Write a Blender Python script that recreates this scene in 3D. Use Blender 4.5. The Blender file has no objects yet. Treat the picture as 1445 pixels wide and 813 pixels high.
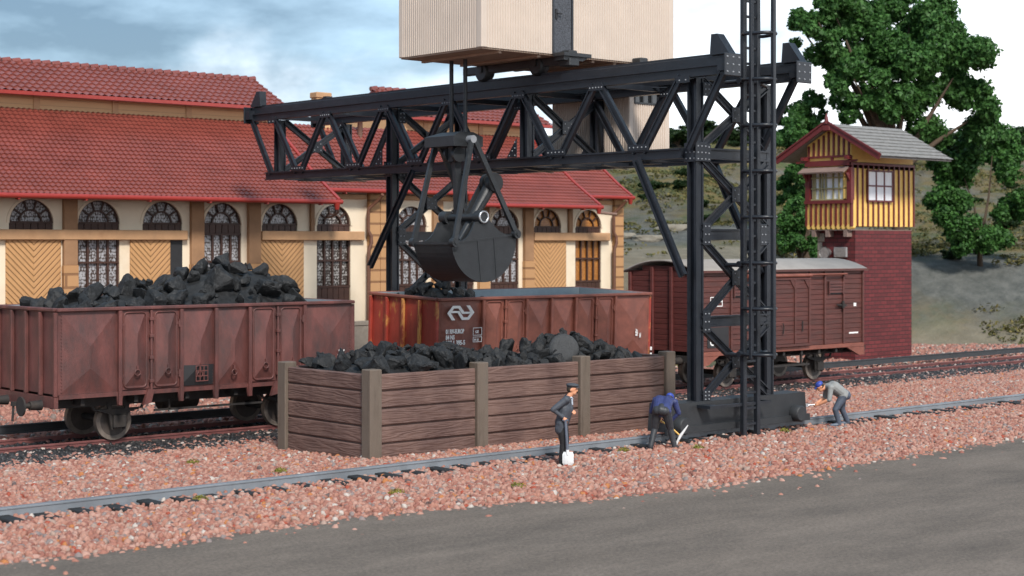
import bpy, bmesh, math, random
import numpy as np
from mathutils import Vector, Matrix, noise as mnoise

random.seed(7)
rng = np.random.default_rng(7)
R = math.radians
scene = bpy.context.scene
col = scene.collection
Wd = Vector

# ------------------------------------------------------------------ materials
def mat(name, c, rough=.6, var=.18, vs=2.0, bump=0., bs=40., metal=0., spec=.5, c2=None, c2lo=.55, c2hi=.75, c2s=3., stretch=(1, 1, 1), coat=0.):
    m = bpy.data.materials.new(name); m.use_nodes = True
    nt = m.node_tree; N = nt.nodes; L = nt.links; b = N['Principled BSDF']
    tc = N.new('ShaderNodeTexCoord'); mp = N.new('ShaderNodeMapping'); mp.inputs['Scale'].default_value = stretch
    L.new(tc.outputs['Object'], mp.inputs[0])
    n = N.new('ShaderNodeTexNoise'); n.inputs['Scale'].default_value = vs; n.inputs['Detail'].default_value = 6; n.inputs['Roughness'].default_value = .65
    L.new(mp.outputs[0], n.inputs['Vector'])
    r = N.new('ShaderNodeValToRGB'); e = r.color_ramp.elements
    e[0].position = .3; e[1].position = .7
    e[0].color = (*[max(0, x * (1 - var)) for x in c], 1); e[1].color = (*[min(1, x * (1 + var)) for x in c], 1)
    L.new(n.outputs['Fac'], r.inputs[0]); out = r.outputs[0]
    if c2:
        n2 = N.new('ShaderNodeTexNoise'); n2.inputs['Scale'].default_value = c2s; n2.inputs['Detail'].default_value = 8; n2.inputs['Roughness'].default_value = .7
        L.new(mp.outputs[0], n2.inputs['Vector'])
        r2 = N.new('ShaderNodeValToRGB'); r2.color_ramp.elements[0].position = c2lo; r2.color_ramp.elements[1].position = c2hi
        L.new(n2.outputs['Fac'], r2.inputs[0])
        mx = N.new('ShaderNodeMix'); mx.data_type = 'RGBA'; L.new(r2.outputs[0], mx.inputs[0]); L.new(out, mx.inputs[6]); mx.inputs[7].default_value = (*c2, 1)
        out = mx.outputs[2]
    L.new(out, b.inputs['Base Color'])
    b.inputs['Roughness'].default_value = rough; b.inputs['Metallic'].default_value = metal
    b.inputs['Specular IOR Level'].default_value = spec; b.inputs['Coat Weight'].default_value = coat
    if bump:
        nb = N.new('ShaderNodeTexNoise'); nb.inputs['Scale'].default_value = bs; nb.inputs['Detail'].default_value = 5
        L.new(mp.outputs[0], nb.inputs['Vector'])
        bp = N.new('ShaderNodeBump'); bp.inputs['Strength'].default_value = bump; bp.inputs['Distance'].default_value = .03
        L.new(nb.outputs['Fac'], bp.inputs['Height']); L.new(bp.outputs[0], b.inputs['Normal'])
    return m

M = {}
M['steel'] = mat('crane_paint', (.0155, .0182, .024), .36, .25, 3, .12, 30, spec=.45, c2=(.042, .047, .056), c2lo=.6, c2hi=.85)
M['steel2'] = mat('grab_paint', (.021, .023, .026), .48, .25, 4, .2, 60, spec=.55, c2=(.07, .07, .07), c2lo=.6, c2hi=.85)
M['steeltruck'] = mat('truck_paint', (.024, .026, .029), .6, .2, 2, .1, 40, c2=(.06, .058, .055), c2lo=.55, c2hi=.9)
M['rivet'] = mat('rivet_metal', (.26, .27, .29), .35, .1)
M['chrome'] = mat('bright_metal', (.55, .56, .58), .3, .1, metal=.8)
M['silver'] = mat('silver_paint', (.68, .68, .68), .4, .12, 20)
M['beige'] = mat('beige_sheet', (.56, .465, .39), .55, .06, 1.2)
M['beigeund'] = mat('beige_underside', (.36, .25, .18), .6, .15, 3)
M['doorgrey'] = mat('speckled_door', (.06, .064, .075), .6, .7, 26, .5, 40)
M['glassdark'] = mat('dark_glass', (.02, .022, .025), .12, .2, spec=.7)
M['wagon'] = mat('wagon_brown', (.125, .043, .037), .5, .35, 2.6, .25, 60, c2=(.062, .032, .030), c2lo=.44, c2hi=.68, c2s=2.0, stretch=(1, 1, .45))
M['wagon2'] = mat('wagon_oxide', (.21, .068, .046), .55, .3, 2.4, .18, 60, c2=(.16, .055, .04), c2lo=.5, c2hi=.75, c2s=1.5)
M['wagonend'] = mat('wagon_end_red', (.31, .040, .025), .5, .25, 2.0, .2, 50, c2=(.50, .22, .06), c2lo=.57, c2hi=.66, c2s=2.6, stretch=(1, 1.6, .6))
M['rust'] = mat('rust_streak', (.62, .28, .075), .8, .35, 5, .3, 50, c2=(.28, .045, .025), c2lo=.46, c2hi=.58, c2s=5, stretch=(1, 1, .35))
M['wagonin'] = mat('wagon_inside_grey', (.27, .32, .35), .7, .1, 3)
M['under'] = mat('underframe_black', (.022, .019, .018), .75, .35, 4, .2, 40, c2=(.055, .04, .03), c2lo=.5, c2hi=.8)
M['wheel'] = mat('wheel_steel', (.07, .055, .048), .6, .3, 5)
M['tyre'] = mat('wheel_tyre', (.20, .165, .14), .45, .3, 5, metal=.3)
M['white'] = mat('white_lettering', (.84, .83, .81), .6, .06)
M['black'] = mat('black_panel', (.02, .02, .022), .6, .2)
M['box'] = mat('boxcar_boards', (.098, .030, .024), .6, .3, 2.2, .2, 50, c2=(.058, .026, .022), c2lo=.45, c2hi=.75, c2s=1.5, stretch=(.5, .5, 4))
M['boxend'] = mat('boxcar_end_boards', (.10, .024, .021), .6, .3, 2.2, .2, 50, stretch=(.5, .5, 4))
M['boxroof'] = mat('boxcar_roof', (.29, .26, .235), .75, .12, 2, .1, 30, c2=(.28, .25, .22), c2lo=.5, c2hi=.8)
M['rail'] = mat('rail_grey', (.19, .205, .225), .4, .22, 2, .1, 20, c2=(.045, .05, .055), c2lo=.5, c2hi=.8, c2s=.5)
M['raildark'] = mat('rail_black', (.035, .038, .042), .5, .22, 2)
M['railred'] = mat('rail_rusty', (.15, .052, .048), .6, .22, 3, .2, 30)
M['sleeper'] = mat('sleeper_black', (.012, .012, .013), .75, .4, 6, .3, 30)
M['coal'] = mat('coal_black', (.0165, .017, .018), .62, .5, 5, .5, 9, spec=.35, c2=(.04, .041, .044), c2lo=.55, c2hi=.8, c2s=5)
M['coaldisc'] = mat('coal_grey_lump', (.045, .046, .048), .75, .3, 20, .6, 50)
M['asphalt'] = None
M['skin'] = mat('skin', (.66, .30, .17), .55, .08, 12)
M['jacket'] = mat('slate_jacket', (.05, .056, .07), .65, .25, 9)
M['trouserb'] = mat('black_trousers', (.014, .014, .016), .6, .3, 9)
M['blue'] = mat('navy_jacket', (.028, .038, .125), .55, .3, 7)
M['trouserg'] = mat('charcoal_trousers', (.03, .032, .037), .5, .35, 8)
M['capblue'] = mat('blue_cap', (.03, .06, .33), .5, .2, 9)
M['capgrey'] = mat('grey_cap', (.05, .055, .065), .7, .25, 20)
M['shirtgrey'] = mat('grey_shirt', (.24, .245, .24), .7, .15, 8)
M['trouserblue'] = mat('bluegrey_trousers', (.06, .075, .105), .6, .25, 8)
M['shoeb'] = mat('black_boots', (.016, .016, .018), .45, .3, 9)
M['shoeblue'] = mat('bluegrey_boots', (.09, .115, .155), .5, .2, 9)
M['hair'] = mat('dark_hair', (.03, .02, .012), .8, .3, 20)
M['collar'] = mat('pale_collar', (.55, .62, .72), .6, .05)
M['handle'] = mat('slate_handle', (.10, .115, .15), .5, .15, 6)
M['handley'] = mat('yellow_wood_handle', (.62, .38, .10), .5, .15, 8)
M['cream'] = mat('cream_plaster', (.76, .645, .49), .75, .06, .8, .05, 30, c2=(.60, .44, .27), c2lo=.55, c2hi=.9, c2s=.6)
M['tan'] = mat('tan_masonry', (.47, .27, .14), .7, .14, 1.5, .08, 30, c2=(.37, .19, .09), c2lo=.5, c2hi=.85, c2s=1)
M['tandark'] = mat('brown_masonry', (.30, .165, .085), .75, .2, 1.2, .1, 30)
M['band'] = mat('tan_boarding', (.60, .36, .18), .65, .07, 1.0, stretch=(.3, 1, 4))
M['brownframe'] = mat('brown_window_wood', (.052, .021, .013), .55, .25, 6)
M['downpipe'] = mat('brown_pipe', (.13, .055, .032), .5, .2, 6)
M['tile'] = mat('red_roof_tile', (.205, .050, .037), .27, .22, .9, spec=.7, c2=(.17, .046, .034), c2lo=.5, c2hi=.8, c2s=.7)
M['tile2'] = mat('red_roof_tile_upper', (.20, .054, .042), .29, .16, .9, spec=.7)
M['gutter'] = mat('red_gutter', (.30, .034, .026), .34, .1, 2)
M['yellow'] = mat('yellow_boards', (.80, .51, .14), .6, .1, 3)
M['dred'] = mat('dark_red_timber', (.13, .018, .018), .5, .15, 5)
M['brickred'] = None
M['quoin'] = mat('grey_quoin', (.30, .25, .20), .8, .15, 6)
M['awn'] = mat('weathered_awning', (.22, .15, .125), .7, .2, 5, stretch=(.4, .4, 3))
M['curtain'] = mat('white_curtain', (.85, .85, .87), .7, .1, 5, stretch=(4, 4, .2))
M['bar'] = mat('olive_glazing_bar', (.30, .26, .13), .6, .1)
M['bark'] = mat('bark', (.075, .05, .032), .9, .3, 6, .6, 18, stretch=(1, 1, .25))
M['rock'] = mat('hill_rock', (.20, .18, .145), .9, .25, 2, .5, 6)
M['cable'] = mat('cable_black', (.02, .02, .02), .6)
M['pipe'] = mat('flue_brown', (.20, .12, .09), .5, .2)

def leafmat(name, a, b, rough=.55, trans=.25):
    m = bpy.data.materials.new(name); m.use_nodes = True
    nt = m.node_tree; N = nt.nodes; L = nt.links; bs = N['Principled BSDF']
    g = N.new('ShaderNodeNewGeometry'); r = N.new('ShaderNodeValToRGB')
    r.color_ramp.elements[0].color = (*a, 1); r.color_ramp.elements[1].color = (*b, 1)
    L.new(g.outputs['Random Per Island'], r.inputs[0]); L.new(r.outputs[0], bs.inputs['Base Color'])
    bs.inputs['Roughness'].default_value = rough; bs.inputs['Specular IOR Level'].default_value = .3
    t = N.new('ShaderNodeBsdfTranslucent'); L.new(r.outputs[0], t.inputs[0])
    mx = N.new('ShaderNodeMixShader'); mx.inputs[0].default_value = trans
    L.new(bs.outputs[0], mx.inputs[1]); L.new(t.outputs[0], mx.inputs[2]); L.new(mx.outputs[0], N['Material Output'].inputs[0])
    return m
M['leaf'] = leafmat('tree_leaves', (.026, .078, .018), (.095, .225, .055), trans=.35)
M['leaf2'] = leafmat('shrub_leaves', (.022, .07, .014), (.075, .19, .04))
M['leaf3'] = leafmat('far_leaves', (.010, .028, .008), (.04, .075, .02))
M['tuft'] = leafmat('moss', (.16, .17, .03), (.30, .26, .05))

def brickmat(name, c1, c2, mortar, s=1., bw=.24, rh=.075, swap=False):
    m = bpy.data.materials.new(name); m.use_nodes = True
    nt = m.node_tree; N = nt.nodes; L = nt.links; b = N['Principled BSDF']
    tc = N.new('ShaderNodeTexCoord'); sp = N.new('ShaderNodeSeparateXYZ'); L.new(tc.outputs['Object'], sp.inputs[0])
    ad = N.new('ShaderNodeMath'); L.new(sp.outputs[0], ad.inputs[0]); L.new(sp.outputs[1], ad.inputs[1])
    cb = N.new('ShaderNodeCombineXYZ'); L.new(ad.outputs[0], cb.inputs[0]); L.new(sp.outputs[2], cb.inputs[1])
    br = N.new('ShaderNodeTexBrick'); L.new(cb.outputs[0], br.inputs['Vector'])
    br.inputs['Color1'].default_value = (*c1, 1); br.inputs['Color2'].default_value = (*c2, 1); br.inputs['Mortar'].default_value = (*mortar, 1)
    br.inputs['Scale'].default_value = s; br.inputs['Brick Width'].default_value = bw; br.inputs['Row Height'].default_value = rh; br.inputs['Mortar Size'].default_value = rh * .1
    L.new(br.outputs['Color'], b.inputs['Base Color']); b.inputs['Roughness'].default_value = .75
    bp = N.new('ShaderNodeBump'); bp.invert = True; bp.inputs['Strength'].default_value = .7; bp.inputs['Distance'].default_value = .02
    L.new(br.outputs['Fac'], bp.inputs['Height']); L.new(bp.outputs[0], b.inputs['Normal'])
    return m
M['brickred'] = brickmat('dark_red_brick', (.15, .022, .024), (.095, .014, .016), (.045, .012, .012), bw=.42, rh=.16)
M['blocks'] = brickmat('tan_block_pier', (.47, .26, .12), (.42, .225, .10), (.24, .12, .055), bw=9., rh=.42)

def woodmat(name, c1, c2, axis=0, s=1.):
    """Planks with wavy grain along one horizontal axis."""
    m = bpy.data.materials.new(name); m.use_nodes = True
    nt = m.node_tree; N = nt.nodes; L = nt.links; b = N['Principled BSDF']
    tc = N.new('ShaderNodeTexCoord'); mp = N.new('ShaderNodeMapping')
    mp.inputs['Scale'].default_value = (.22 * s, .22 * s, 2.6 * s)
    L.new(tc.outputs['Object'], mp.inputs[0])
    n = N.new('ShaderNodeTexNoise'); n.inputs['Scale'].default_value = 1.6; n.inputs['Detail'].default_value = 3
    L.new(mp.outputs[0], n.inputs['Vector'])
    w = N.new('ShaderNodeMath'); w.operation = 'MULTIPLY'; w.inputs[1].default_value = 60; L.new(n.outputs['Fac'], w.inputs[0])
    sn = N.new('ShaderNodeMath'); sn.operation = 'SINE'; L.new(w.outputs[0], sn.inputs[0])
    n3 = N.new('ShaderNodeTexNoise'); n3.inputs['Scale'].default_value = 1.1; n3.inputs['Detail'].default_value = 8; n3.inputs['Roughness'].default_value = .7
    L.new(tc.outputs['Object'], n3.inputs['Vector'])
    r = N.new('ShaderNodeValToRGB'); r.color_ramp.elements[0].position = .32; r.color_ramp.elements[1].position = .68
    r.color_ramp.elements[0].color = (*c1, 1); r.color_ramp.elements[1].color = (*c2, 1)
    ad = N.new('ShaderNodeMath'); ad.operation = 'MULTIPLY_ADD'; ad.inputs[1].default_value = .03; L.new(sn.outputs[0], ad.inputs[0]); L.new(n3.outputs['Fac'], ad.inputs[2])
    L.new(ad.outputs[0], r.inputs[0]); L.new(r.outputs[0], b.inputs['Base Color']); b.inputs['Roughness'].default_value = .6
    bp = N.new('ShaderNodeBump'); bp.inputs['Strength'].default_value = .4; bp.inputs['Distance'].default_value = .012
    L.new(sn.outputs[0], bp.inputs['Height']); L.new(bp.outputs[0], b.inputs['Normal'])
    return m
M['plank'] = woodmat('bunker_planks', (.088, .047, .039), (.170, .100, .080))
M['post'] = mat('bunker_post', (.135, .102, .078), .7, .28, 3, .25, 40, c2=(.085, .07, .058), c2lo=.5, c2hi=.8, stretch=(3, 3, .5))

def chevmat():
    m = mat('chevron_door_boards', (.50, .27, .115), .6, .08, 2)
    nt = m.node_tree; N = nt.nodes; L = nt.links; b = N['Principled BSDF']
    tc = N.new('ShaderNodeTexCoord'); sp = N.new('ShaderNodeSeparateXYZ'); L.new(tc.outputs['Object'], sp.inputs[0])
    ab = N.new('ShaderNodeMath'); ab.operation = 'ABSOLUTE'; L.new(sp.outputs[0], ab.inputs[0])
    sb = N.new('ShaderNodeMath'); sb.operation = 'SUBTRACT'; L.new(ab.outputs[0], sb.inputs[0]); L.new(sp.outputs[2], sb.inputs[1])
    ml = N.new('ShaderNodeMath'); ml.operation = 'MULTIPLY'; ml.inputs[1].default_value = 5.2; L.new(sb.outputs[0], ml.inputs[0])
    fr = N.new('ShaderNodeMath'); fr.operation = 'FRACT'; L.new(ml.outputs[0], fr.inputs[0])
    pp = N.new('ShaderNodeMath'); pp.operation = 'PINGPONG'; pp.inputs[1].default_value = .5; L.new(fr.outputs[0], pp.inputs[0])
    sm = N.new('ShaderNodeMapRange'); sm.inputs['From Min'].default_value = 0; sm.inputs['From Max'].default_value = .16; L.new(pp.outputs[0], sm.inputs[0])
    bp = N.new('ShaderNodeBump'); bp.inputs['Strength'].default_value = 1.; bp.inputs['Distance'].default_value = .03
    L.new(sm.outputs[0], bp.inputs['Height']); L.new(bp.outputs[0], b.inputs['Normal'])
    old = b.inputs['Base Color'].links[0].from_socket
    mx = N.new('ShaderNodeMix'); mx.data_type = 'RGBA'; L.new(sm.outputs[0], mx.inputs[0]); mx.inputs[6].default_value = (.36, .185, .08, 1); L.new(old, mx.inputs[7]); L.new(mx.outputs[2], b.inputs['Base Color'])
    return m
M['chev'] = chevmat()

def netglass(name, a, bcol, thr):
    """Old glazing: small leaded quarries, the bright cells are glints put into the colour."""
    m = bpy.data.materials.new(name); m.use_nodes = True
    nt = m.node_tree; N = nt.nodes; L = nt.links; b = N['Principled BSDF']
    tc = N.new('ShaderNodeTexCoord'); mp = N.new('ShaderNodeMapping'); mp.inputs['Scale'].default_value = (19, 19, 10)
    L.new(tc.outputs['Object'], mp.inputs[0])
    v = N.new('ShaderNodeTexVoronoi'); v.inputs['Scale'].default_value = 1.; v.inputs['Randomness'].default_value = .55; L.new(mp.outputs[0], v.inputs['Vector'])
    r = N.new('ShaderNodeValToRGB'); r.color_ramp.elements[0].position = thr - .10; r.color_ramp.elements[1].position = thr + .13
    r.color_ramp.elements[0].color = (*bcol, 1); r.color_ramp.elements[1].color = (*a, 1)  # bright cells stand for white reflections, put into the base colour
    n = N.new('ShaderNodeTexNoise'); n.inputs['Scale'].default_value = 2.2; L.new(tc.outputs['Object'], n.inputs['Vector'])
    ad = N.new('ShaderNodeMath'); ad.operation = 'MULTIPLY_ADD'; ad.inputs[1].default_value = -.38; ad.use_clamp = False
    L.new(n.outputs['Fac'], ad.inputs[0])
    ad2 = N.new('ShaderNodeMath'); ad2.inputs[1].default_value = .18; L.new(v.outputs['Distance'], ad2.inputs[0]); L.new(ad2.outputs[0], ad.inputs[2])
    L.new(ad.outputs[0], r.inputs[0]); L.new(r.outputs[0], b.inputs['Base Color']); b.inputs['Roughness'].default_value = .3
    return m
M['net'] = netglass('leaded_glass_glints', (.05, .03, .022), (.40, .40, .42), .46)
M['netdark'] = netglass('leaded_glass_dark_glints', (.035, .022, .016), (.46, .44, .42), .36)
M['netor'] = netglass('orange_lit_glass', (.30, .115, .025), (.46, .20, .05), .36)  # orange-lit look of the panes is put into the colour

# ------------------------------------------------------------------ mesh builder
ORG = {}
class MB:
    def __init__(s): s.v = []; s.f = []; s.sm = []; s.cuts = []
    def add(s, vs, fs, smooth=False):
        o = len(s.v); s.v += [tuple(p) for p in vs]
        for f in fs: s.f.append(tuple(i + o for i in f)); s.sm.append(smooth)
    def box(s, x0, x1, y0, y1, z0, z1):
        s.add([(x0, y0, z0), (x1, y0, z0), (x1, y1, z0), (x0, y1, z0), (x0, y0, z1), (x1, y0, z1), (x1, y1, z1), (x0, y1, z1)],
              [(0, 3, 2, 1), (4, 5, 6, 7), (0, 1, 5, 4), (1, 2, 6, 5), (2, 3, 7, 6), (3, 0, 4, 7)]); return s
    def bbox(s, x0, x1, y0, y1, z0, z1, c=.012):
        """box with chamfered edges"""
        bm = bmesh.new(); bmesh.ops.create_cube(bm, size=1)
        for v in bm.verts: v.co = Vector(((x0 + x1) / 2 + v.co.x * (x1 - x0), (y0 + y1) / 2 + v.co.y * (y1 - y0), (z0 + z1) / 2 + v.co.z * (z1 - z0)))
        bmesh.ops.bevel(bm, geom=bm.edges[:], offset=c, segments=1, affect='EDGES')
        return s.bm(bm)
    def bm(s, bm, smooth=False, mtx=None):
        bm.verts.index_update(); s.add([(mtx @ v.co) if mtx else v.co[:] for v in bm.verts], [[v.index for v in f.verts] for f in bm.faces], smooth); bm.free(); return s
    def bar(s, a, b, w, h, up=(0, 0, 1), side=None):
        """rectangular bar from a to b; w along side, h along up'"""
        a = Vector(a); b = Vector(b); d = (b - a).normalized(); u = Vector(side) if side else d.cross(Vector(up))
        u = (u - d * u.dot(d)).normalized(); t = u.cross(d).normalized()
        P = []
        for p in (a, b):
            for i, j in ((-1, -1), (1, -1), (1, 1), (-1, 1)): P.append(p + u * (w / 2 * i) + t * (h / 2 * j))
        s.add(P, [(0, 1, 2, 3), (7, 6, 5, 4), (0, 4, 5, 1), (1, 5, 6, 2), (2, 6, 7, 3), (3, 7, 4, 0)]); return s
    def ibar(s, a, b, w, h, t=.035, side=(1, 0, 0)):
        """I / channel like bar: web plus two flanges. flanges are wide along side, separated by h"""
        a = Vector(a); b = Vector(b); d = (b - a).normalized(); u = Vector(side); u = (u - d * u.dot(d)).normalized(); n = u.cross(d).normalized()
        for k in (-1, 1): s.bar(a + n * (k * (h - t) / 2), b + n * (k * (h - t) / 2), w, t, side=u)
        s.bar(a, b, t * 1.3, h - 2 * t - .002, side=u); return s
    def tube(s, pts, r, n=10, cap=True, smooth=True):
        pts = [Vector(p) for p in pts]; rs = r if isinstance(r, (list, tuple)) else [r] * len(pts); P = []; F = []
        pu = None
        for i, p in enumerate(pts):
            d = (pts[min(i + 1, len(pts) - 1)] - pts[max(i - 1, 0)]).normalized()
            if pu is None: pu = d.orthogonal().normalized()
            pu = (pu - d * pu.dot(d)).normalized(); t = d.cross(pu)
            for k in range(n): an = 2 * math.pi * k / n; P.append(p + (pu * math.cos(an) + t * math.sin(an)) * rs[i])
        for i in range(len(pts) - 1):
            for k in range(n): F.append((i * n + k, i * n + (k + 1) % n, (i + 1) * n + (k + 1) % n, (i + 1) * n + k))
        s.add(P, F, smooth)
        if cap: s.add(P[:n], [tuple(range(n - 1, -1, -1))]); s.add(P[-n:], [tuple(range(n))])
        return s
    def prism(s, poly, d, o=(0, 0, 0)):
        """poly: 3D points of a planar outline, extruded by vector d"""
        d = Vector(d); n = len(poly); A = [Vector(p) for p in poly]; B = [p + d for p in A]
        nr = Vector((0, 0, 0))
        for i in range(n): nr += A[i].cross(A[(i + 1) % n])
        fl = nr.dot(d) > 0
        F = [tuple(range(n)) if not fl else tuple(range(n - 1, -1, -1)), tuple(range(2 * n - 1, n - 1, -1)) if not fl else tuple(range(n, 2 * n))]
        for i in range(n):
            j = (i + 1) % n; F.append((i, i + n, j + n, j) if not fl else (i, j, j + n, i + n))
        s.add(A + B, F); return s
    def disc(s, c, axis, r, d, n=20):
        c = Vector(c); a = Vector(axis).normalized(); return s.tube([c, c + a * d], r, n, True, True)
    def rivets(s, pts, axis, r=.022, d=.015):
        for p in pts:
            c = Vector(p); a = Vector(axis).normalized(); s.tube([c, c + a * d], [r, r * .55], 6, True, False)
        return s
    def mark(s):
        if s.v: s.cuts.append((len(s.v), len(s.f)))
        return s
    def build(s, name, m, parent=None, smooth_angle=None, origin=None):
        if s.cuts:
            vc = [0] + [a for a, b in s.cuts] + [len(s.v)]; fc = [0] + [b for a, b in s.cuts] + [len(s.f)]; o = None
            for i in range(len(vc) - 1):
                if vc[i + 1] == vc[i]: continue
                q = MB(); q.v = s.v[vc[i]:vc[i + 1]]; q.f = [tuple(k - vc[i] for k in f) for f in s.f[fc[i]:fc[i + 1]]]; q.sm = s.sm[fc[i]:fc[i + 1]]; o = q.build(name, m, parent, None, origin)
            return o
        me = bpy.data.meshes.new(name)
        o0 = Vector(origin) if origin else Vector(ORG.get(parent.name, (0, 0, 0)) if parent else (0, 0, 0))
        me.from_pydata([tuple(Vector(p) - o0) for p in s.v], [], s.f); me.materials.append(m)
        me.polygons.foreach_set('use_smooth', s.sm); me.update()
        o = bpy.data.objects.new(name, me); col.objects.link(o)
        if parent:
            o.parent = parent; ORG[o.name] = tuple(o0)
            if origin: o.location = o0 - Vector(ORG.get(parent.name, (0, 0, 0)))
        else:
            o.location = o0; ORG[o.name] = tuple(o0)
        return o

def tag(o, label=None, cat=None, group=None, kind=None):
    if label: o['label'] = label
    if cat: o['category'] = cat
    if group: o['group'] = group
    if kind: o['kind'] = kind
    return o
def empty(name, loc, label, cat, group=None):
    o = bpy.data.objects.new(name, None); col.objects.link(o); o.location = loc; o.empty_display_size = .2; ORG[o.name] = tuple(loc)
    return tag(o, label, cat, group)
def children(o): return [c for c in bpy.data.objects if c.parent == o]
def copy_tree(o, parent=None):
    c = o.copy(); col.objects.link(c)
    if parent: c.parent = parent
    for ch in children(o): copy_tree(ch, c)
    return c
def thing_mesh(mb, name, m, label, cat, group=None, origin=(0, 0, 0)):
    o = mb.build(name, m, None, origin=origin); return tag(o, label, cat, group)
def text(s, loc, size, m, parent, rot, name='lettering', ext=.004, sx=1.):
    cu = bpy.data.curves.new(name, 'FONT'); cu.body = s; cu.size = size; cu.extrude = ext; cu.resolution_u = 3; cu.offset = size * .035
    t = bpy.data.objects.new('tmp_text', cu); col.objects.link(t)
    dg = bpy.context.evaluated_depsgraph_get(); me = bpy.data.meshes.new_from_object(t.evaluated_get(dg)); bpy.data.objects.remove(t)
    me.name = name; me.materials.clear(); me.materials.append(m)
    me.transform(Matrix.Translation(Vector(loc) - Vector(ORG.get(parent.name, (0, 0, 0)))) @ rot @ Matrix.Diagonal((sx, 1, 1, 1)))
    o = bpy.data.objects.new(name, me); col.objects.link(o); o.parent = parent; ORG[o.name] = ORG.get(parent.name, (0, 0, 0)); return o
ROT_FRONT = Matrix.Rotation(R(90), 4, 'X')          # reads from -Y side

# ------------------------------------------------------------------ camera, world, light
CA, SA = math.cos(R(48.5)), math.sin(R(48.5))
cd = bpy.data.cameras.new('camera'); cam = bpy.data.objects.new('camera', cd); col.objects.link(cam); scene.camera = cam
cam.location = (0, 0, 4.68); cam.rotation_euler = (R(90), 0, R(48.5 - 90)); cd.sensor_width = 36; cd.lens = 57.91; cd.shift_y = -.04325
cd.clip_end = 3000; cd.clip_start = .5
cd.dof.use_dof = True; cd.dof.focus_distance = 37.5; cd.dof.aperture_fstop = 1.1
SUN = Vector((-.34, -.70, .70)).normalized()         # towards the sun
sl = bpy.data.lights.new('sun', 'SUN'); so = bpy.data.objects.new('sun', sl); col.objects.link(so)
sl.energy = 2.1; sl.angle = R(11); sl.color = (1, .95, .88); so.rotation_euler = SUN.to_track_quat('Z', 'Y').to_euler(); so.location = (0, 0, 60)
w = bpy.data.worlds.new('World'); scene.world = w; w.use_nodes = True
def build_world():
    nt = w.node_tree; N = nt.nodes; L = nt.links; bg = N['Background']
    sky = N.new('ShaderNodeTexSky'); sky.sky_type = 'NISHITA'; sky.sun_disc = False
    sky.sun_elevation = math.asin(SUN.z); sky.sun_rotation = math.atan2(SUN.x, SUN.y); sky.air_density = 1.; sky.dust_density = 1.5
    tc = N.new('ShaderNodeTexCoord')
    mp = N.new('ShaderNodeMapping'); mp.inputs['Scale'].default_value = (1, 1, 2.6); mp.inputs['Location'].default_value = (.35, .1, 0); L.new(tc.outputs['Generated'], mp.inputs[0])
    n = N.new('ShaderNodeTexNoise'); n.inputs['Scale'].default_value = 2.6; n.inputs['Detail'].default_value = 9; n.inputs['Roughness'].default_value = .55; n.inputs['Distortion'].default_value = .3
    L.new(mp.outputs[0], n.inputs['Vector'])
    # clouds thicken towards one side of the sky and towards the horizon
    dt = N.new('ShaderNodeVectorMath'); dt.operation = 'DOT_PRODUCT'; dt.inputs[1].default_value = (SA, -CA, 0); L.new(tc.outputs['Generated'], dt.inputs[0])
    cl = N.new('ShaderNodeClamp'); cl.inputs['Min'].default_value = -.25; cl.inputs['Max'].default_value = .25; L.new(dt.outputs['Value'], cl.inputs[0])
    sp = N.new('ShaderNodeSeparateXYZ'); L.new(tc.outputs['Generated'], sp.inputs[0])
    ns = N.new('ShaderNodeMath'); ns.operation = 'MULTIPLY'; ns.inputs[1].default_value = 1.5; L.new(n.outputs['Fac'], ns.inputs[0])
    a1 = N.new('ShaderNodeMath'); a1.operation = 'MULTIPLY_ADD'; a1.inputs[1].default_value = 1.5; L.new(cl.outputs[0], a1.inputs[0]); L.new(ns.outputs[0], a1.inputs[2])
    a2 = N.new('ShaderNodeMath'); a2.operation = 'MULTIPLY_ADD'; a2.inputs[1].default_value = -3.2; L.new(sp.outputs[2], a2.inputs[0]); L.new(a1.outputs[0], a2.inputs[2])
    cov = N.new('ShaderNodeValToRGB'); cov.color_ramp.elements[0].position = .16; cov.color_ramp.elements[1].position = .50; cov.color_ramp.interpolation = 'EASE'
    L.new(a2.outputs[0], cov.inputs[0])
    # cloud shade: white to blue grey
    n2 = N.new('ShaderNodeTexNoise'); n2.inputs['Scale'].default_value = 4.6; n2.inputs['Detail'].default_value = 10; n2.inputs['Roughness'].default_value = .58
    mp2 = N.new('ShaderNodeMapping'); mp2.inputs['Scale'].default_value = (1, 1, 3); mp2.inputs['Location'].default_value = (.1, .5, .2); L.new(tc.outputs['Generated'], mp2.inputs[0]); L.new(mp2.outputs[0], n2.inputs['Vector'])
    cs = N.new('ShaderNodeValToRGB'); cs.color_ramp.elements[0].position = .40; cs.color_ramp.elements[1].position = .60
    cs.color_ramp.elements[0].color = (5.2, 5.7, 6.2, 1); cs.color_ramp.elements[1].color = (6.3, 6.4, 6.5, 1)
    L.new(n2.outputs['Fac'], cs.inputs[0])
    # the sky between the bright clouds: slate clouds over a hazy blue
    dk = N.new('ShaderNodeValToRGB'); dk.color_ramp.elements[0].position = .40; dk.color_ramp.elements[1].position = .62
    dk.color_ramp.elements[0].color = (.50, .86, 1.25, 1); dk.color_ramp.elements[1].color = (1.9, 2.7, 3.4, 1); L.new(n2.outputs['Fac'], dk.inputs[0])
    hz = N.new('ShaderNodeMix'); hz.data_type = 'RGBA'; hz.inputs[0].default_value = .88; L.new(sky.outputs[0], hz.inputs[6]); L.new(dk.outputs[0], hz.inputs[7])
    mx = N.new('ShaderNodeMix'); mx.data_type = 'RGBA'; L.new(cov.outputs[0], mx.inputs[0]); L.new(hz.outputs[2], mx.inputs[6]); L.new(cs.outputs[0], mx.inputs[7])
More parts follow.
